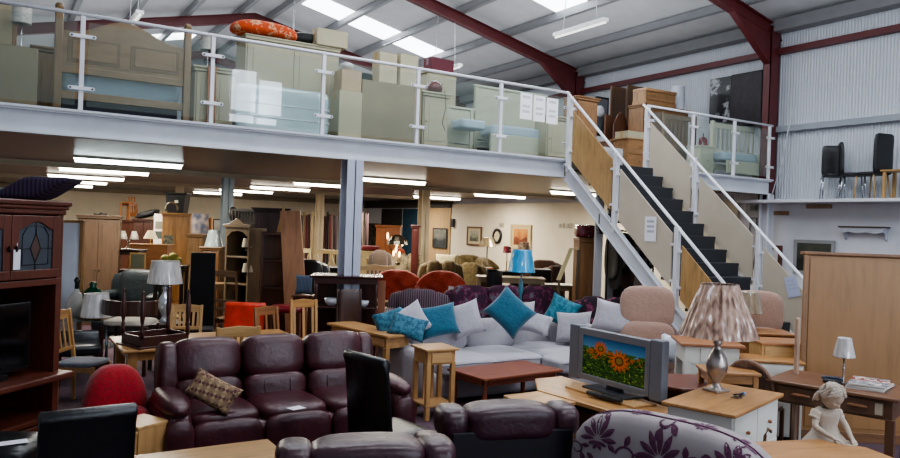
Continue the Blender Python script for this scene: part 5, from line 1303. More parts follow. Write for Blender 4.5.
m = MB(); m.lathe([(.001, .02), (.17, .02), (.17, .022)], (0, 0, 0), 28, T=Tm); obj('face', m, paint('b9ad8c', .6), t)
for a, l in ((.6, .12), (-1.9, .09)):
    pt(t, 'hand', paint('101010'), [[(0, -.03, .2), (l*math.sin(a), -.03, .2+l*math.cos(a))]], .006, 5)
for k in range(12): pb(t, 'hour_mark', paint('14110f'), [(-.005, .005, -.028, -.024, .325, .35)], 0, T=Matrix.Translation((0, 0, .2)) @ Matrix.Rotation(k*PI/6, 4, 'Y') @ Matrix.Translation((0, 0, -.2)))
for i, px in enumerate((561.5, 569.5, 501.5)):
    v = RM @ _ray(px, 226 if i < 2 else 225); tt = 13.99/v.x
    t = thing('wall_socket', ('left of two small pale boxes on the cream wall by the wardrobe', 'right of two small pale boxes on the cream wall by the wardrobe', 'tiny pale box on the cream wall just above the clock')[i], 'socket', (13.99, v.y*tt, CAMPOS.z+v.z*tt-.05), -PI/2)
    pb(t, 'plate', paint('a8a290', .4), [(-.11, .11, -.03, 0, 0, .13)], .01); pb(t, 'switch', paint('7c786c', .4), [(-.04, .04, -.04, -.03, .03, .1)], .004)
v = RM @ _ray(453.5, 223); tt = 13.99/v.x; o = pb(None, 'wall_speaker', paint('16161a', .4), [(-.09, .0, -.09, .09, -.15, .15)], .015); o.location = (13.99, v.y*tt, CAMPOS.z+v.z*tt); tag(o, 'small black speaker high on the cream wall corner', 'speaker')
# ================================================================== ON THE MEZZANINE
def YP(px, Y):
    """point on the plane y=Y seen at px, and its depth"""
    v = RM @ (_ray(px, 226)/F); t = Y/v.y; return v.x*t, t
def yz(px, py, Y):
    x, D = YP(px, Y); return HZ(px, py, D)
def span(x0, x1, y0, Y):
    """axis aligned item at y=Y between two columns: centre, width, height over deck"""
    a, D = YP(x0, Y); b, D2 = YP(x1, Y); c = (x0+x1)/2
    return (a+b)/2, abs(b-a), yz(c, y0, Y)
TAU = paint('8a8068', .75, .08); CRB = paint('b5ac90', .7, .06); CRD = paint('a8a288', .6, .05)
x, w, z = span(-14, 33, 45, 10.1)
carton('big taupe cardboard box at the far left of the mezzanine', (x, 10.4), DECK, 0, w, .5, z-DECK, TAU); ztb = z+.01
t = thing('door_leaf', 'cream and pine door leaf standing on the big taupe box', 'panel', (YP(4, 10.5)[0], 10.5, ztb)); h = yz(4, 6, 10.5)-ztb
pb(t, 'board', paint('a89c7c', .5), [(-.16, .02, -.02, .02, 0, h)]); pb(t, 'edge', wood('8a6a40', 'z'), [(.02, .07, -.025, .025, 0, h)])
xl = YP(15, 10.25)[0]; h1 = yz(15, 22, 10.25)-ztb
lamp('white drum shade lamp on the big taupe box at the far left', (xl, 10.25), ztb, h1, .05, 'stick', metal('c8c8c4', .3), yz(15, 7, 10.25)-yz(15, 22, 10.25), .105, .105, spots('b8b6ac', 'cfcdc4', 30, .5))
# pine headboard bed
xa, Da = YP(52.5, 10.35); xb, Db = YP(181.5, 10.35); w = xb-xa+.08; PN = '7e6440'
t = thing('bed', 'large carved pine headboard bed with arched top behind the glass', 'bed', ((xa+xb)/2, 10.35, DECK))
zt = lambda px, py: yz(px, py, 10.35)-DECK
hp = zt(53, 8)
for s, px, py in ((-1, 53, 8), (1, 181, 26)):
    q = pb(t, 'post', wood(PN, 'z'), [(s*(w/2-.04)-.045, s*(w/2-.04)+.045, -.045, .045, 0, hp)], .01)
    m = MB(); m.soft(s*(w/2-.04), 0, hp+.02, .1, .1, .09, e=2.5, n=6); obj('finial', m, wood(PN, 'x'), q, smooth=True)
zp0, zs = zt(117, 78), zt(57, 30); zc = zt(103, 26)
n = 14; poly = [(-w/2+.08, zp0), (w/2-.08, zp0)]
for k in range(n+1):
    u = 1-2*k/n; poly.append((u*(w/2-.08), zs-.0+(zc-zs+.07)*(.5+.5*math.cos(PI*min(1, abs(u)*1.15)))))
pp(t, 'headboard', wood(PN, 'x'), poly, -.02, .02, bev=.006)
hr = zs-zp0
for a, b in ((-w/2+.14, -.06), (.06, w/2-.14)):
    pb(t, 'recessed_panel', wood('6a5232', 'x'), [(a, b, -.026, -.02, zp0+.12, zs-.07)], .004)
    pb(t, 'raised_panel', wood(PN, 'x'), [(a+.05, b-.05, -.034, -.026, zp0+.16, zs-.11)], .008)
pb(t, 'lower_rail', wood(PN, 'x'), [(-w/2+.08, w/2-.08, -.03, .03, zp0-.02, zp0+.07)], .006)
pb(t, 'lower_rail', wood(PN, 'x'), [(-w/2+.08, w/2-.08, -.03, .03, zp0-.34, zp0-.24)], .006)
BLM = paint('9fb2be', .6, .06)
o = ps(None, 'mattress', BLM, [(0, 0, 0, w-.2, .16, .3, dict(e=9))]); o.location = ((xa+xb)/2, 10.56, DECK+zp0-.1); tag(o, 'pale blue mattress edge behind the carved pine headboard', 'mattress')
o = pb(None, 'divan_base', paint('2c2e36', .8), [(-w/2+.1, w/2-.1, -.3, .1, 0, zp0-.26)], .02); o.location = ((xa+xb)/2, 10.85, DECK); tag(o, 'dark grey divan base behind the carved pine bed', 'bed base')
t = wardrobe('pine cabinet end behind the left post of the carved pine bed', (YP(44, 11.4)[0], 11.4, DECK), 0, .4, .4, 1.0, PN, 1)
for ob in (t,): ob.location.z = DECK
# cupboard with lamp
x, w, z = span(187, 227, 70, 10.9)
wardrobe('cream cupboard with tan stripe below the hanging white lampshade', (x, 10.9, DECK), 0, w, .4, z-DECK, CRD, 2)
o = pb(None, 'tan_board', wood('8a5c38', 'z'), [(-.06, .06, -.012, .012, 0, z-DECK)]); o.location = (YP(207, 10.6)[0], 10.6, DECK); tag(o, 'narrow tan board leaning in front of the cream cupboard', 'board')
lamp('small white shaded lamp on the cream cupboard right of the pine bed', (YP(202, 10.9)[0], 10.9), z, yz(202, 49, 10.9)-z, .05, 'stick', metal('c8c8c4', .3), yz(202, 36, 10.9)-yz(202, 49, 10.9), .1, .1, spots('c8c6bc', 'b4b2a8', 30, .5))
# big cream wardrobe carton with mattress before it
x, w, z = span(238, 331, 42, 10.75)
wardrobe('very large cream wardrobe carcass in the middle of the mezzanine', (x, 10.9, DECK), 0, w, .5, z-DECK, CRD, 2, cornice=.02); zbig = z; xbig = x; wbig = w
x, w, z = span(230, 323, 88, 10.2)
t = thing('mattress', 'pale blue plastic wrapped mattress on edge before the cream wardrobe', 'mattress', (x, 10.2, DECK), 0)
MBL = paint('a6bcc0', .25, .1, coat=.5, bmp=.3, bsc=6)
ps(t, 'body', MBL, [(0, 0, (z-DECK)*.5, w, .2, z-DECK, dict(e=12, n=10))])
for q in (.35, .62): pt(t, 'piping', paint('d0dade', .4), [[(-w/2, -.1, (z-DECK)*q), (w/2, -.1, (z-DECK)*q)]], .01)
def bump_(p):
    q = p.copy(); q.z -= .12*(p.x)**2; return q
ORC = spots('c2481c', 'd8b088', 9, .56, h3='7a2014')
x_, D_ = YP(246, 10.6)
flatcushion('orange and red patterned seat cushion lying left on the cream wardrobe', (xbig-.42, 10.8), zbig, .05, .98, .5, .22, ORC, fn=bump_, e=3)
flatcushion('black round cushion with olive piping right on the cream wardrobe', (xbig+.3, 10.95), zbig, 0, .6, .4, .22, paint('121315', .6), e=2.4)
x, w, z = span(297, 337, 37, 10.5)
carton('cream cardboard box on the right end of the large wardrobe', (xbig+wbig/2-.14, 10.72), zbig, .0, .5, .24, .25, CRB)
# cartons right
x, w, z = span(333, 356, 92, 10.2); carton('tall cream carton between mattress and taupe drawers box', (x, 10.3), DECK, 0, w, .35, z-DECK, CRB); z1 = z+.01
x2, w2, z2 = span(334, 354, 70, 10.3); carton('open pinkish carton stuffed with white wrapping', (x2, 10.35), z1, 0, w2, .3, z2-z1-.02, paint('b49c7c', .7))
flatcushion('crumpled white plastic wrapping in the open carton', (x2-.02, 10.35), z2, .3, .2, .2, .12, paint('c4c4c8', .3, bmp=.8, bsc=12), name='plastic_wrapping', cat='wrapping', e=2)
x, w, z = span(356, 416, 84, 10.25); carton('large taupe carton in the middle right of the mezzanine', (x, 10.5), DECK, 0, w, .6, z-DECK, TAU); z3 = z+.01; x3 = x
for a, b, yy, l, rz in ((372, 392, 53, 'left of two upright cream cartons on the large taupe carton', .12), (393, 413, 55, 'right of two upright cream cartons on the large taupe carton', .12)):
    x, w, z = span(a, b, yy, 10.3); carton(l, (x, 10.4), z3, rz, w*.96, .22, z-z3, CRB)
flatcushion('black cushion with orange edge squeezed beside the cream cartons', (x3-.32, 10.62), z3, 0, .36, .34, .17, spots('141416', 'b8461c', 5, .62), e=3)
x, w, z = span(417, 442, 93, 10.4); wardrobe('cream cupboard carrying the red domed lamp', (x, 10.5, DECK), 0, w, .35, z-DECK, CRD, 1); 
t = thing('desk_lamp', 'red domed metal lamp with dangling cord on the cream cupboard', 'lamp', (YP(431, 10.35)[0], 10.4, z))
pl(t, 'dome', paint('5c1218', .25), [(.13, .02), (.135, .08), (.11, .15), (.05, .19), (.02, .2)]); pl(t, 'foot', paint('2a1010', .4), [(.06, 0), (.05, .02), (.02, .03)])
pt(t, 'cord', paint('18181a'), [[(.08, -.2, .02), (.1, -.22, -.25), (.04, -.22, -.5), (.1, -.22, -.62)]], .006)
z0 = z
x, w, z = span(421, 445, 60, 11.2)
chest('tall cream tallboy that the maroon box stands on', (x, 11.25), 0, w+.1, .35, yz(433, 74, 11.2), CRD, CRD, 4, 1, z0=DECK)
carton('maroon storage box above the red domed lamp', (x, 11.2), yz(433, 74, 11.2), .1, w, .25, z-yz(433, 74, 11.2), paint('5e1826', .5), paint('8a7078'), name='storage_box')
# cream beds
def bed2(lab, a, b, y0, Y, st='board', mat=None, **k):
    x, w, z = span(a, b, y0, Y); return bedhead(lab, (x, Y), DECK, 0, w, z-DECK, mat or CRD, st, **k), x, w, z
BC = paint('aeb09a', .45, .04)
t, x, w, z = bed2('cream painted bed with plain headboard behind the three notices', 470, 541, 90, 10.9, mat=BC)
pb(t, 'foot_board', BC, [(-w/2, w/2, -.55, -.5, .1, .42)], .01)
o = ps(None, 'mattress', BLM, [(0, 0, .1, w-.1, .5, .2, dict(e=8))]); o.location = (x, 10.6, yz(505, 137, 10.4)); tag(o, 'pale blue mattress on the cream painted bed', 'mattress')
t, x, w, z = bed2('low cream bed end left of the plain cream headboard', 441, 469, 107, 10.8, mat=BC)
o = ps(None, 'mattress', BLM, [(0, 0, .1, w-.08, .4, .16, dict(e=8))]); o.location = (x, 10.5, yz(455, 130, 10.5)); tag(o, 'pale blue mattress on the low cream bed end', 'mattress')
x, w, z = span(541, 566, 117, 10.2); wardrobe('cream bedside cupboard at the head of the stairs', (x, 10.3, DECK), 0, w, .35, z-DECK, CRD, 1)
x, w, z = span(573, 594, 97, 10.9); wardrobe('oak cupboard just behind the top left stair post', (x, 11.1, DECK), 0, w, .4, z-DECK, '98704a', 1)
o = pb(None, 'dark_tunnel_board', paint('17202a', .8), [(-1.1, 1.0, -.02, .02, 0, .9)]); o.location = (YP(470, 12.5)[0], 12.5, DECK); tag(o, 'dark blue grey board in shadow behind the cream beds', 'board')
# back gallery
BR = wood('6e5034', 'z')
x, D = YP(597, 13.6)
def leanpic(lab, a, b, y0, y1, Y, mat, inner=None, name='framed_picture', cat='picture', shape=None, stand=True):
    xa, _ = YP(a, Y); xb, _ = YP(b, Y); w = xb-xa; zt_, zb_ = yz((a+b)/2, y0, Y), max(DECK, yz((a+b)/2, y1, Y))
    t = thing(name, lab, cat, ((xa+xb)/2, Y, DECK)); h = zt_-DECK; b0 = zb_-DECK
    pb(t, 'frame', mat, [(-w/2, w/2, -.02, .02, b0, h)], .006)
    if b0 > .05: pb(t, 'stand', mat, [(-w/2+.02, -w/2+.05, -.02, .02, 0, b0), (w/2-.05, w/2-.02, -.02, .02, 0, b0)])
    if inner: pb(t, 'inset', inner, [(-w/2+.05, w/2-.05, -.026, -.02, b0+.05, h-.05)], 0)
    return t
leanpic('dark framed print with a white oval behind the stair head', 591, 604, 97, 136, 12.6, paint('1f2126', .4), paint('5c6066', .3))
o = pl(None, 'oval_mirror', paint('d4d6da', .2), [(0, 0), (.13, 0), (.13, .01), (0, .012)]); x, _ = YP(597, 12.5); o.location = (x, 12.54, yz(597, 111, 12.5)); o.rotation_euler = (PI/2, 0, 0); tag(o, 'small white oval mirror before the dark framed print', 'mirror')
leanpic('brown mirror back, left of two tall ones by the cladding wall', 606, 621, 87, 133, 13.4, wood('6a4a30', 'z'), wood('5c4028', 'z'), 'wall_mirror', 'mirror')
leanpic('brown mirror back, right of two tall ones by the cladding wall', 622, 638, 86, 133, 13.4, wood('7a5a3e', 'z'), wood('6a4c34', 'z'), 'wall_mirror', 'mirror')
leanpic('small brown frame left of the swing dressing mirror', 601, 609, 115, 140, 12.4, wood('6a4630', 'z'), None, 'wall_mirror', 'mirror')
xs, Ds = YP(617, 12.1); zb = yz(617, 142, 12.1); t = thing('dressing_mirror', 'arched wooden swing dressing mirror turned back outward', 'mirror', (xs, 12.1, zb)); hh = yz(617, 112, 12.1)-zb
pp(t, 'mirror_back', wood('5a3826', 'z'), [(-.16, .06), (.16, .06), (.18, hh*.7), (.1, hh*.9), (0, hh), (-.1, hh*.9), (-.18, hh*.7)], -.015, .015); pb(t, 'base', wood('5a3826', 'x'), [(-.22, .22, -.1, .1, 0, .06)])
for s in (-1, 1): pb(t, 'upright', wood('5a3826', 'z'), [(s*.2-.015, s*.2+.015, -.02, .02, .05, hh*.6)])
chest('low dark chest that holds the arched swing mirror', (xs, 12.15), 0, .7, .4, zb, '7a5434', '6a4830', 2, 1, z0=DECK)
x, w, z = span(599, 624, 148, 10.7); o = pb(None, 'white_slatted_panel', paint('c2c4c6', .5), [(-w/2, w/2, -.02, .02, 0, z-DECK)]+[(-w/2+.02, w/2-.02, -.035, -.02, .05*k+.02, .05*k+.045) for k in range(max(1, int((z-DECK)/.05)-1))]); o.location = (x, 10.7, DECK); tag(o, 'white slatted radiator like panel at the stair head', 'panel')
x, w, z = span(623, 646, 139, 10.6); chest('oak chest near the top step carrying a flat cream box', (x, 10.75), 0, w, .4, z, '9c7248', '9c7248', 2, 1, z0=DECK)
carton('flat cream box lying on the oak chest near the top step', (x, 10.75), z, 0, w*.95, .36, yz(634, 132, 10.6)-z, CRB)
x, w, z = span(639, 684, 107, 11.5); wardrobe('honey brown double chest back at the right of the stair head', (x, 11.7, DECK), 0, w, .45, z-DECK, '86623e', 2, cornice=.03); xk, zk = x, z
x, w, z = span(641, 671, 90, 11.5); wardrobe('small honey pine locker on top of the double chest', (x, 11.68, zk), 0, w, .4, z-zk, 'a27a50', 1, cornice=.01)
x, _ = YP(671, 12.9); lamp('white drum shade lamp beside the honey pine locker', (YP(675, 11.6)[0]+.0, 11.65), zk, .03, .06, 'bottle', metal('aaaaaa'), yz(671, 85, 11.6)-zk-.04, .17, .15, paint('bfc4cc', .6))
t, x, w, z = bed2('brown pine slatted headboard right of the second stair rail', 659, 692, 114, 11.2, 'slat', '7c6040', n=7)
t, x, w, z = bed2('cream slatted headboard bed behind the short balustrade', 708, 754, 124, 10.3, 'slat', BC, n=9)
pb(t, 'foot_board', BC, [(-w/2, w/2, -.42, -.38, 0.1, .36)], .01)
o = ps(None, 'mattress', BLM, [(0, 0, .1, w-.1, .4, .2, dict(e=8))]); o.location = (x, 10.2, DECK+.36); tag(o, 'pale blue mattress on the cream slatted bed', 'mattress')
x, w, z = span(695, 708, 146, 10.3); chest('cream bedside cabinet left of the cream slatted bed', (x, 10.4), 0, w, .35, z, BC, BC, 1, 1, z0=DECK)
x, w, z = span(757, 768, 155, 9.93); chest('cream bedside cabinet right of the cream slatted bed', (x-.06, 9.98), 0, w*.7, .24, z, BC, BC, 1, 1, z0=DECK, over=.0)
x, w, z = span(696, 703, 125, 11.4); t = thing('handbag', 'small red and white bag hanging by the cream slatted bed', 'bag', (YP(700, 11)[0], 11.0, DECK)); zz = yz(700, 135, 11)-DECK; ps(t, 'body', spots('8c2434', 'b8b0b0', 10, .55), [(0, 0, zz-.2, .2, .12, .3, dict(e=4))]); pt(t, 'stand', metal('8a8a8a'), [[(0, 0, 0), (0, 0, zz+.05)]], .012)
def onwall(a, b, y0, y1, X=14.0):
    def yy(px): v = RM @ _ray(px, 100); return v.y*X/v.x
    def zz(px, py): v = RM @ _ray(px, py); return CAMPOS.z+v.z*X/v.x
    return yy(a), yy(b), zz(a, y1), zz(a, y0)
y1, y0, z0, z1 = onwall(712, 735, 80, 124); o = pb(None, 'marbled_panel', spots('1c1d20', 'a8aab0', 2.6, .6, .3, h3='2c2c30'), [(13.92, 14.0, y0, y1, z0, z1)], .01); tag(o, 'black marbled panel with white veins on the cladding wall', 'panel')
y1, y0, z0, z1 = onwall(734, 766, 76, 128, 13.95); o = pb(None, 'tufted_headboard', spots('1a1419', '282028', 8, .5, .5), [(13.8, 13.95, y0, y1, z0, z1)], .03); tag(o, 'black tufted headboard panel next to the red stanchion', 'headboard')
# ================================================================== RIGHT WALL
LZ = 2.86
def metalchair(lab, loc, rz, h=1.05, w=.42, legm=None):
    t = thing('dining_chair', lab, 'chair', (loc[0], loc[1], LZ), rz); bl = leather('101114', .4); lg = legm or metal('b8bcc4', .2)
    ps(t, 'seat', bl, [(0, 0, .46, w, .42, .07, dict(e=6))])
    def fn(p):
        q = p.copy(); q.y += .25*(p.z/h)**2*(1 if p.z > 0 else -.3); return q
    ps(t, 'backrest', bl, [(0, .2, .76, w, .06, .6, dict(e=9, n=10, fn=fn))])
    for sx in (-1, 1):
        pt(t, 'leg', lg, [[(sx*.18, -.17, .43), (sx*.19, -.2, 0)]], .013); pt(t, 'leg', lg, [[(sx*.17, .18, .43), (sx*.19, .24, 0)]], .013)
    return t
def LP(px, X=13.68):
    v = RM @ _ray(px, 200); return (X, v.y*X/v.x)
metalchair('black high backed chair with chrome legs, leftmost on the wall ledge', LP(832), FC-.35, 1.05, .36)
metalchair('black chair with chrome legs turned sideways, middle of the wall ledge', LP(852), FC+1.2, 1.0, .4)
def bigback(t):
    for c in t.children:
        if c.name.startswith('backrest'): c.location = (0, .02, -.12); c.scale = (1, 1, 1.22)
t = metalchair('large black high backed chair with pale wooden legs on the ledge', LP(871), PI+FC+.35, 1.1, .44, wood('b09058', 'z')); bigback(t)
t = thing('side_table', 'light pine side table at the right end of the wall ledge', 'side table', LP(903)+(LZ,), -PI/2)
pb(t, 'tabletop', oak('x', 'b08a50'), [(-.3, .3, -.22, .22, .48, .51)], .006); leg4(t, oak('z', 'b08a50'), .54, .38, .48, .05)
def wallbox(name, lab, cat, px0, px1, py0, py1, mat, th=.04, X=14.05, bev=.005):
    y1, y0, z0, z1 = onwall(px0, px1, py0, py1, X-th); o = pb(None, name, mat, [(X-th, X, y0, y1, z0, z1)], bev); tag(o, lab, cat); return o
wallbox('wood_strip', 'left light wood strip fixed on the wall under the ledge', 'strip', 769, 792, 211, 215, wood('8a6a4c', 'y'))
wallbox('wood_strip', 'right light wood strip fixed on the wall just below the ledge', 'strip', 810, 835, 204.5, 208.5, wood('8a6a4c', 'y'))
y1, y0, z0, z1 = onwall(844, 891, 226, 240, 13.9)
t = thing('wall_shelf', 'white wall shelf with dark top and scalloped apron', 'shelf', (14.05, (y0+y1)/2, z0), -PI/2); w = y1-y0; h = z1-z0
pb(t, 'top', wood('4c3a34', 'x'), [(-w/2, w/2, -.2, 0, h-.03, h)], .006)
n = 16; poly = [(-w/2+.04, h-.03), (w/2-.04, h-.03)]+[((w/2-.04)*(1-2*k/n), h-.1-.035*abs(math.sin(2.5*PI*k/n))) for k in range(n+1)]
pp(t, 'apron', paint('b4b8c2', .5), poly, -.18, -.16)
for s in (-1, 1): pp(t, 'bracket', paint('b4b8c2', .5), [(-.18, h-.03), (0, h-.03), (0, 0), (-.05, .03), (-.08, .12), (-.17, h-.1)], s*(w/2-.06)-.02, s*(w/2-.06)+.02, 'x')
picture('picture with wide brown frame and white mount beside the stair rail', 768.5, 245, 281, 27, 14.03, wood('5c3420', 'x'), mounted(land('8a8a84', 'b0b0a8', '5a5a50', 3), 'c8c8cc', .28), .09)
picture('wide dark landscape picture in a grey white frame on the right wall', 814, 240, 275, 41, 14.03, paint('8f9294', .5), land('2c3028', '4c5044', '16180f', 11), .07)
y1, y0, z0, z1 = onwall(752, 764, 203, 218, 14.0)
t = thing('electric_box', 'grey electrical box with cables on the wall below the ledge', 'electrical box', (14.05, (y0+y1)/2, z0), -PI/2)
pb(t, 'box', paint('9aa0a6', .5), [(-.17, .17, -.1, 0, 0, .3)], .01); pb(t, 'meter', paint('4c5458', .3), [(-.05, .1, -.12, -.1, .16, .27)], .005); pt(t, 'cable', paint('6c6c6c'), [[(-.1, -.02, 0), (-.12, -.02, -.5), (-.05, -.02, -.8)], [(.05, -.02, 0), (.08, -.02, -.6), (.0, -.02, -1.1)]], .015)
o = pt(None, 'hanging_cable', paint('b0b4b8', .5), [[(13.78, 9.2, 4.8), (13.8, 9.45, 3.6), (13.72, 9.6, 2.9)]], .012); tag(o, 'thin grey cable looping down the red stanchion', 'cable')
# high shop-front windows (their reflections show in the balustrade glass)
for k, (xa, xb, za, zb) in enumerate(((6.75, 7.55, 5.75, 7.1), (7.68, 8.45, 5.7, 6.85), (6.7, 7.5, 5.0, 5.6), (7.62, 8.3, 5.0, 5.55))):
    o = pb(None, 'window_%d' % (30+k), emit('e6f0ff', 24), [(xa, xb, -5.95, -5.9, za, zb)], 0); o['kind'] = 'structure'
struct('wall_front', [(-1.6, 14.25, -6.1, -6.0, 4.6, 7.4)], paint('9a9ea6', .6))
# ================================================================== STONE STATUE OF A GIRL
STN = paint('b3a698', .75, .18, bmp=.35, bsc=60)
sx_, sy_ = S(833, 5.2); SZ = .585
sg = thing('statue', 'cream stone statue of a kneeling girl looking down at a shallow bowl', 'statue', (sx_, sy_, SZ), FC+.18); sg.scale = (1.08, 1.08, 1.08)
def skin(name, chains, parent, mat, sub=2, root=0):
    """chains: lists of (x,y,z,r); equal points are shared"""
    pts = []; rad = []; ed = []
    def vid(p):
        for i, q in enumerate(pts):
            if (Vector(q)-Vector(p[:3])).length < 1e-5: return i
        pts.append(p[:3]); rad.append(p[3]); return len(pts)-1
    for c in chains:
        ids = [vid(p) for p in c]
        for a, b in zip(ids, ids[1:]):
            if (a, b) not in ed and (b, a) not in ed: ed.append((a, b))
    me = bpy.data.meshes.new(name); me.from_pydata(pts, ed, [])
    o = bpy.data.objects.new(name, me); COL.objects.link(o); o.parent = parent
    m = o.modifiers.new('skin', 'SKIN'); m.use_smooth_shade = True
    for i, sv in enumerate(me.skin_vertices[0].data): sv.radius = (rad[i], rad[i]); sv.use_root = (i == root)
    s_ = o.modifiers.new('sub', 'SUBSURF'); s_.levels = sub; s_.render_levels = sub
    me.materials.append(mat); return o
pel = (0, .02, .1, .07); wai = (0, .015, .17, .055); che = (0, 0, .25, .062); nec = (0, -.012, .315, .032)
CH_ = [[pel, wai, che, nec, (0, -.036, .375, .034)]]
def arm(s, el, wr, pal):
    sh = (s*.066, 0, .285, .028); ch = [[che, sh, el, wr, pal]]
    d = (Vector(pal[:3])-Vector(wr[:3])).normalized(); side = d.cross(Vector((0, 0, 1))).normalized()*s
    for k in range(4):
        off = (k-1.5)*.0075; L = (.021, .025, .023, .018)[k]
        b = Vector(pal[:3])+side*off+d*.008; m1 = b+d*L*.6+Vector((0, 0, -.002)); e = m1+d*L*.5+Vector((0, 0, -.009))
        ch.append([pal, tuple(b)+(.0046,), tuple(m1)+(.0042,), tuple(e)+(.0034,)])
    t0 = Vector(wr[:3])+d*.008; b = t0-side*.013+d*.006; e = b+d*.016-side*.004
    ch.append([wr, tuple(b)+(.005,), tuple(e)+(.004,)])
    return ch
CH_ += arm(-1, (-.105, -.035, .2, .021), (-.045, -.125, .148, .013), (-.022, -.145, .143, .013))
CH_ += arm(1, (.108, -.05, .205, .021), (.088, -.135, .14, .013), (.08, -.16, .135, .013))
for s in (-1, 1): CH_ += [[pel, (s*.055, -.02, .09, .05), (s*.065, -.15, .075, .042), (s*.07, -.06, .035, .03), (s*.07, .08, .03, .024), (s*.07, .13, .022, .018)]]
skin('body', CH_, sg, STN)
# head as one sculpted surface
HC = Vector((.004, -.046, .392)); HT = Euler((.62, .1, .3)).to_matrix().to_4x4()
def hf(p):
    q = p.copy(); z = q.z/.078; y = q.y/.068; x = q.x/.058
    if z < 0: q.x *= 1-.36*z*z; q.y *= 1-.1*z*z
    if y < -.2:
        q.y -= .017*math.exp(-((x/.16)**2+((z+.22)/.2)**2))          # nose
        q.y -= .006*math.exp(-((x/.3)**2+((z+.52)/.09)**2))          # lips
        q.y += .004*math.exp(-((x/.3)**2+((z+.6)/.05)**2))
        q.y -= .007*math.exp(-((x/.35)**2+((z+.85)/.16)**2))         # chin
        for s in (-1, 1):
            q.y += .011*math.exp(-(((x-s*.38)/.2)**2+((z-.02)/.12)**2))   # eye sockets
            q.y -= .005*math.exp(-(((x-s*.38)/.13)**2+((z-.0)/.06)**2))   # lids
            q.y -= .0015*math.exp(-(((x-s*.5)/.25)**2+((z+.35)/.2)**2))    # cheeks
    return q
m = MB(); m.soft(0, 0, 0, .116, .136, .156, e=2.1, n=26, fn=hf)
for s in (-1, 1): m.soft(s*.057, .012, -.012, .01, .02, .03, e=2.2, n=6)
for v in m.bm.verts: v.co = (Matrix.Translation(HC) @ HT) @ v.co
obj('head', m, STN, sg, smooth=True)
m = MB(); rr = random.Random(3)
def hairfn(p):
    q = p.copy(); k = .004*math.sin(q.x*160+q.z*60); return q*(1+k*8)
m.soft(0, .024, .012, .126, .112, .150, e=2.2, n=20)
def strand(a, b, r0=.0085, n_=9, amp=.0035, ph=0):
    a = Vector(a).normalized(); b = Vector(b).normalized(); om = a.angle(b); P_ = []
    for j in range(n_):
        u = j/(n_-1); d = (a*math.sin((1-u)*om)+b*math.sin(u*om))/math.sin(om)
        w_ = 1+.045*math.sin(u*13+ph)
        P_.append((d.x*.064*w_, d.y*.073*w_+.006, d.z*.083*w_+.002))
    m.tube(P_, [r0*(.5+.9*math.sin(PI*min(1, .18+.75*j/(n_-1)))) for j in range(n_)], 6)
for s in (-1, 1):
    for i in range(9):
        q = i/8
        strand((s*.06, -.62+1.35*q, 1-.25*abs(q-.4)), (s*1, .05+1.0*q, -.38-.25*q), .0105, ph=i*1.7+s)
    strand((s*.1, -.72, .75), (s*1, -.32, .1), .009, ph=2); strand((s*.1, -.7, .8), (s*.95, -.12, -.15), .01, ph=4)
for k in range(9):
    x0 = -.05+.005*(k % 3); P_ = [(x0, .04, .0), (x0-.014, .05+.006*math.sin(k), -.022), (x0-.018+.004*k, .046+.004*(k % 4), -.048), (x0-.01+.003*k, .05, -.07-.002*k), (x0-.018+.003*k, .042, -.09-.003*(k % 3))]
    m.tube(P_, [.01, .013, .013, .011, .006], 6)
for v in m.bm.verts: v.co = (Matrix.Translation(HC) @ HT) @ v.co
obj('hair', m, STN, sg, smooth=True)
# dress: bodice, gathered skirt, puffed sleeves
m = MB(); m.lathe([(.17, .0), (.165, .03), (.13, .09), (.085, .15), (.066, .2), (.076, .25), (.078, .285), (.05, .31), (.044, .305), (.07, .28)], (0, -.0, 0), 44, sx=1.02, sy=.86, flute=.07)
for v in m.bm.verts:
    if v.co.z < .14 and v.co.y < 0: v.co.y -= .05*(1-v.co.z/.14)
obj('dress', m, STN, sg, smooth=True)
m = MB(); m.lathe([(.045, .3), (.062, .296), (.064, .304), (.045, .312)], (0, 0, 0), 30, sy=.85, flute=.08); obj('collar', m, STN, sg, smooth=True)
for s in (-1, 1):
    m = MB(); m.lathe([(.02, .03), (.034, .02), (.036, 0), (.03, -.018), (.037, -.024), (.034, -.03), (.018, -.026)], (0, 0, 0), 20, flute=.08, T=Matrix.Translation((s*.076, -.005, .272)) @ Matrix.Rotation(-s*.45, 4, 'Y'))
    obj('sleeve', m, STN, sg, smooth=True)
m = MB(); m.lathe([(.03, .0), (.055, .012), (.066, .03), (.06, .032), (.045, .016), (0, .01)], (.03, -.15, .098), 24); obj('bowl', m, STN, sg, smooth=True)
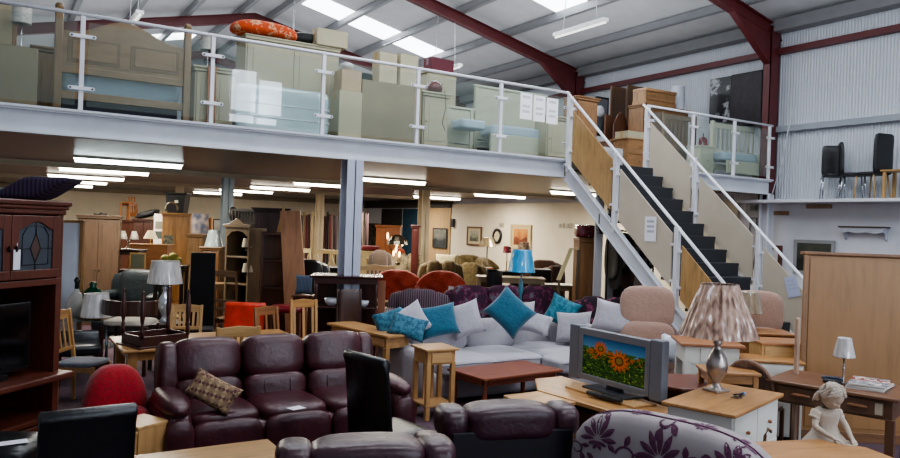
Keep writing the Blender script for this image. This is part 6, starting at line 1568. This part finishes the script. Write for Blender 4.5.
m = MB(); m.soft(0, -.03, .005, .36, .4, .03, e=5, n=8); obj('plinth', m, STN, sg, smooth=True)
t = table('small dark stool beneath the stone statue of the girl', (sx_, sy_), FC, .42, .42, SZ-.012, '3c2418', .04, 'stool', 'stool')
# ================================================================== LIGHT AND CAMERA
def area(name, loc, rot, sx, sy, energy, color):
    l = bpy.data.lights.new(name, 'AREA'); l.shape = 'RECTANGLE'; l.size = sx; l.size_y = sy; l.energy = energy; l.color = color
    o = bpy.data.objects.new(name, l); o.location = loc; o.rotation_euler = rot; COL.objects.link(o); return o
area('shop_window_light', (7, -5.8, 2.6), (PI/2, 0, 0), 12, 4, 360, (.82, .9, 1))
for yc in (1.3, 7.2, 13.3, 19.6):
    area('skylight_light', (9.2, yc, 7.6), (0, math.radians(12), 0), 4, 1.1, 120 if yc < 9 else 170, (.9, .95, 1))
    area('skylight_light', (3.7, yc, 7.5), (0, math.radians(-12), 0), 4, 1.1, 95 if yc < 9 else 140, (.9, .95, 1))
for xc in (2.0, 6.95, 12.1):
    for yc in (13.7, 18.6, 23.7):
        area('batten_glow', (xc, yc, 2.93), (0, 0, 0), 1.8, .5, 200, (1, .92, .79))
area('added_roof_fill', (6.5, 5, 5.2), (PI, 0, 0), 12, 16, 520, (.9, .94, 1))  # added unseen uplights, here and below, standing in for light bounced onto the roof
area('added_roof_fill', (6.5, 20, 5.6), (PI, 0, 0), 12, 16, 380, (.92, .95, 1))
W = bpy.data.worlds.new('sky'); SC.world = W; W.use_nodes = True
W.node_tree.nodes['Background'].inputs['Color'].default_value = (.72, .83, 1, 1)
W.node_tree.nodes['Background'].inputs['Strength'].default_value = .55
cd = bpy.data.cameras.new('camera'); cam = bpy.data.objects.new('camera', cd); COL.objects.link(cam)
cd.sensor_width = 36; cd.lens = 36*F/900; cd.clip_end = 200
cam.matrix_world = Matrix.Translation(CAMPOS) @ RM.to_4x4()
SC.camera = cam
SC.view_settings.view_transform = 'AgX'
SC.view_settings.look = 'AgX - Medium High Contrast'
SC.view_settings.exposure = .0
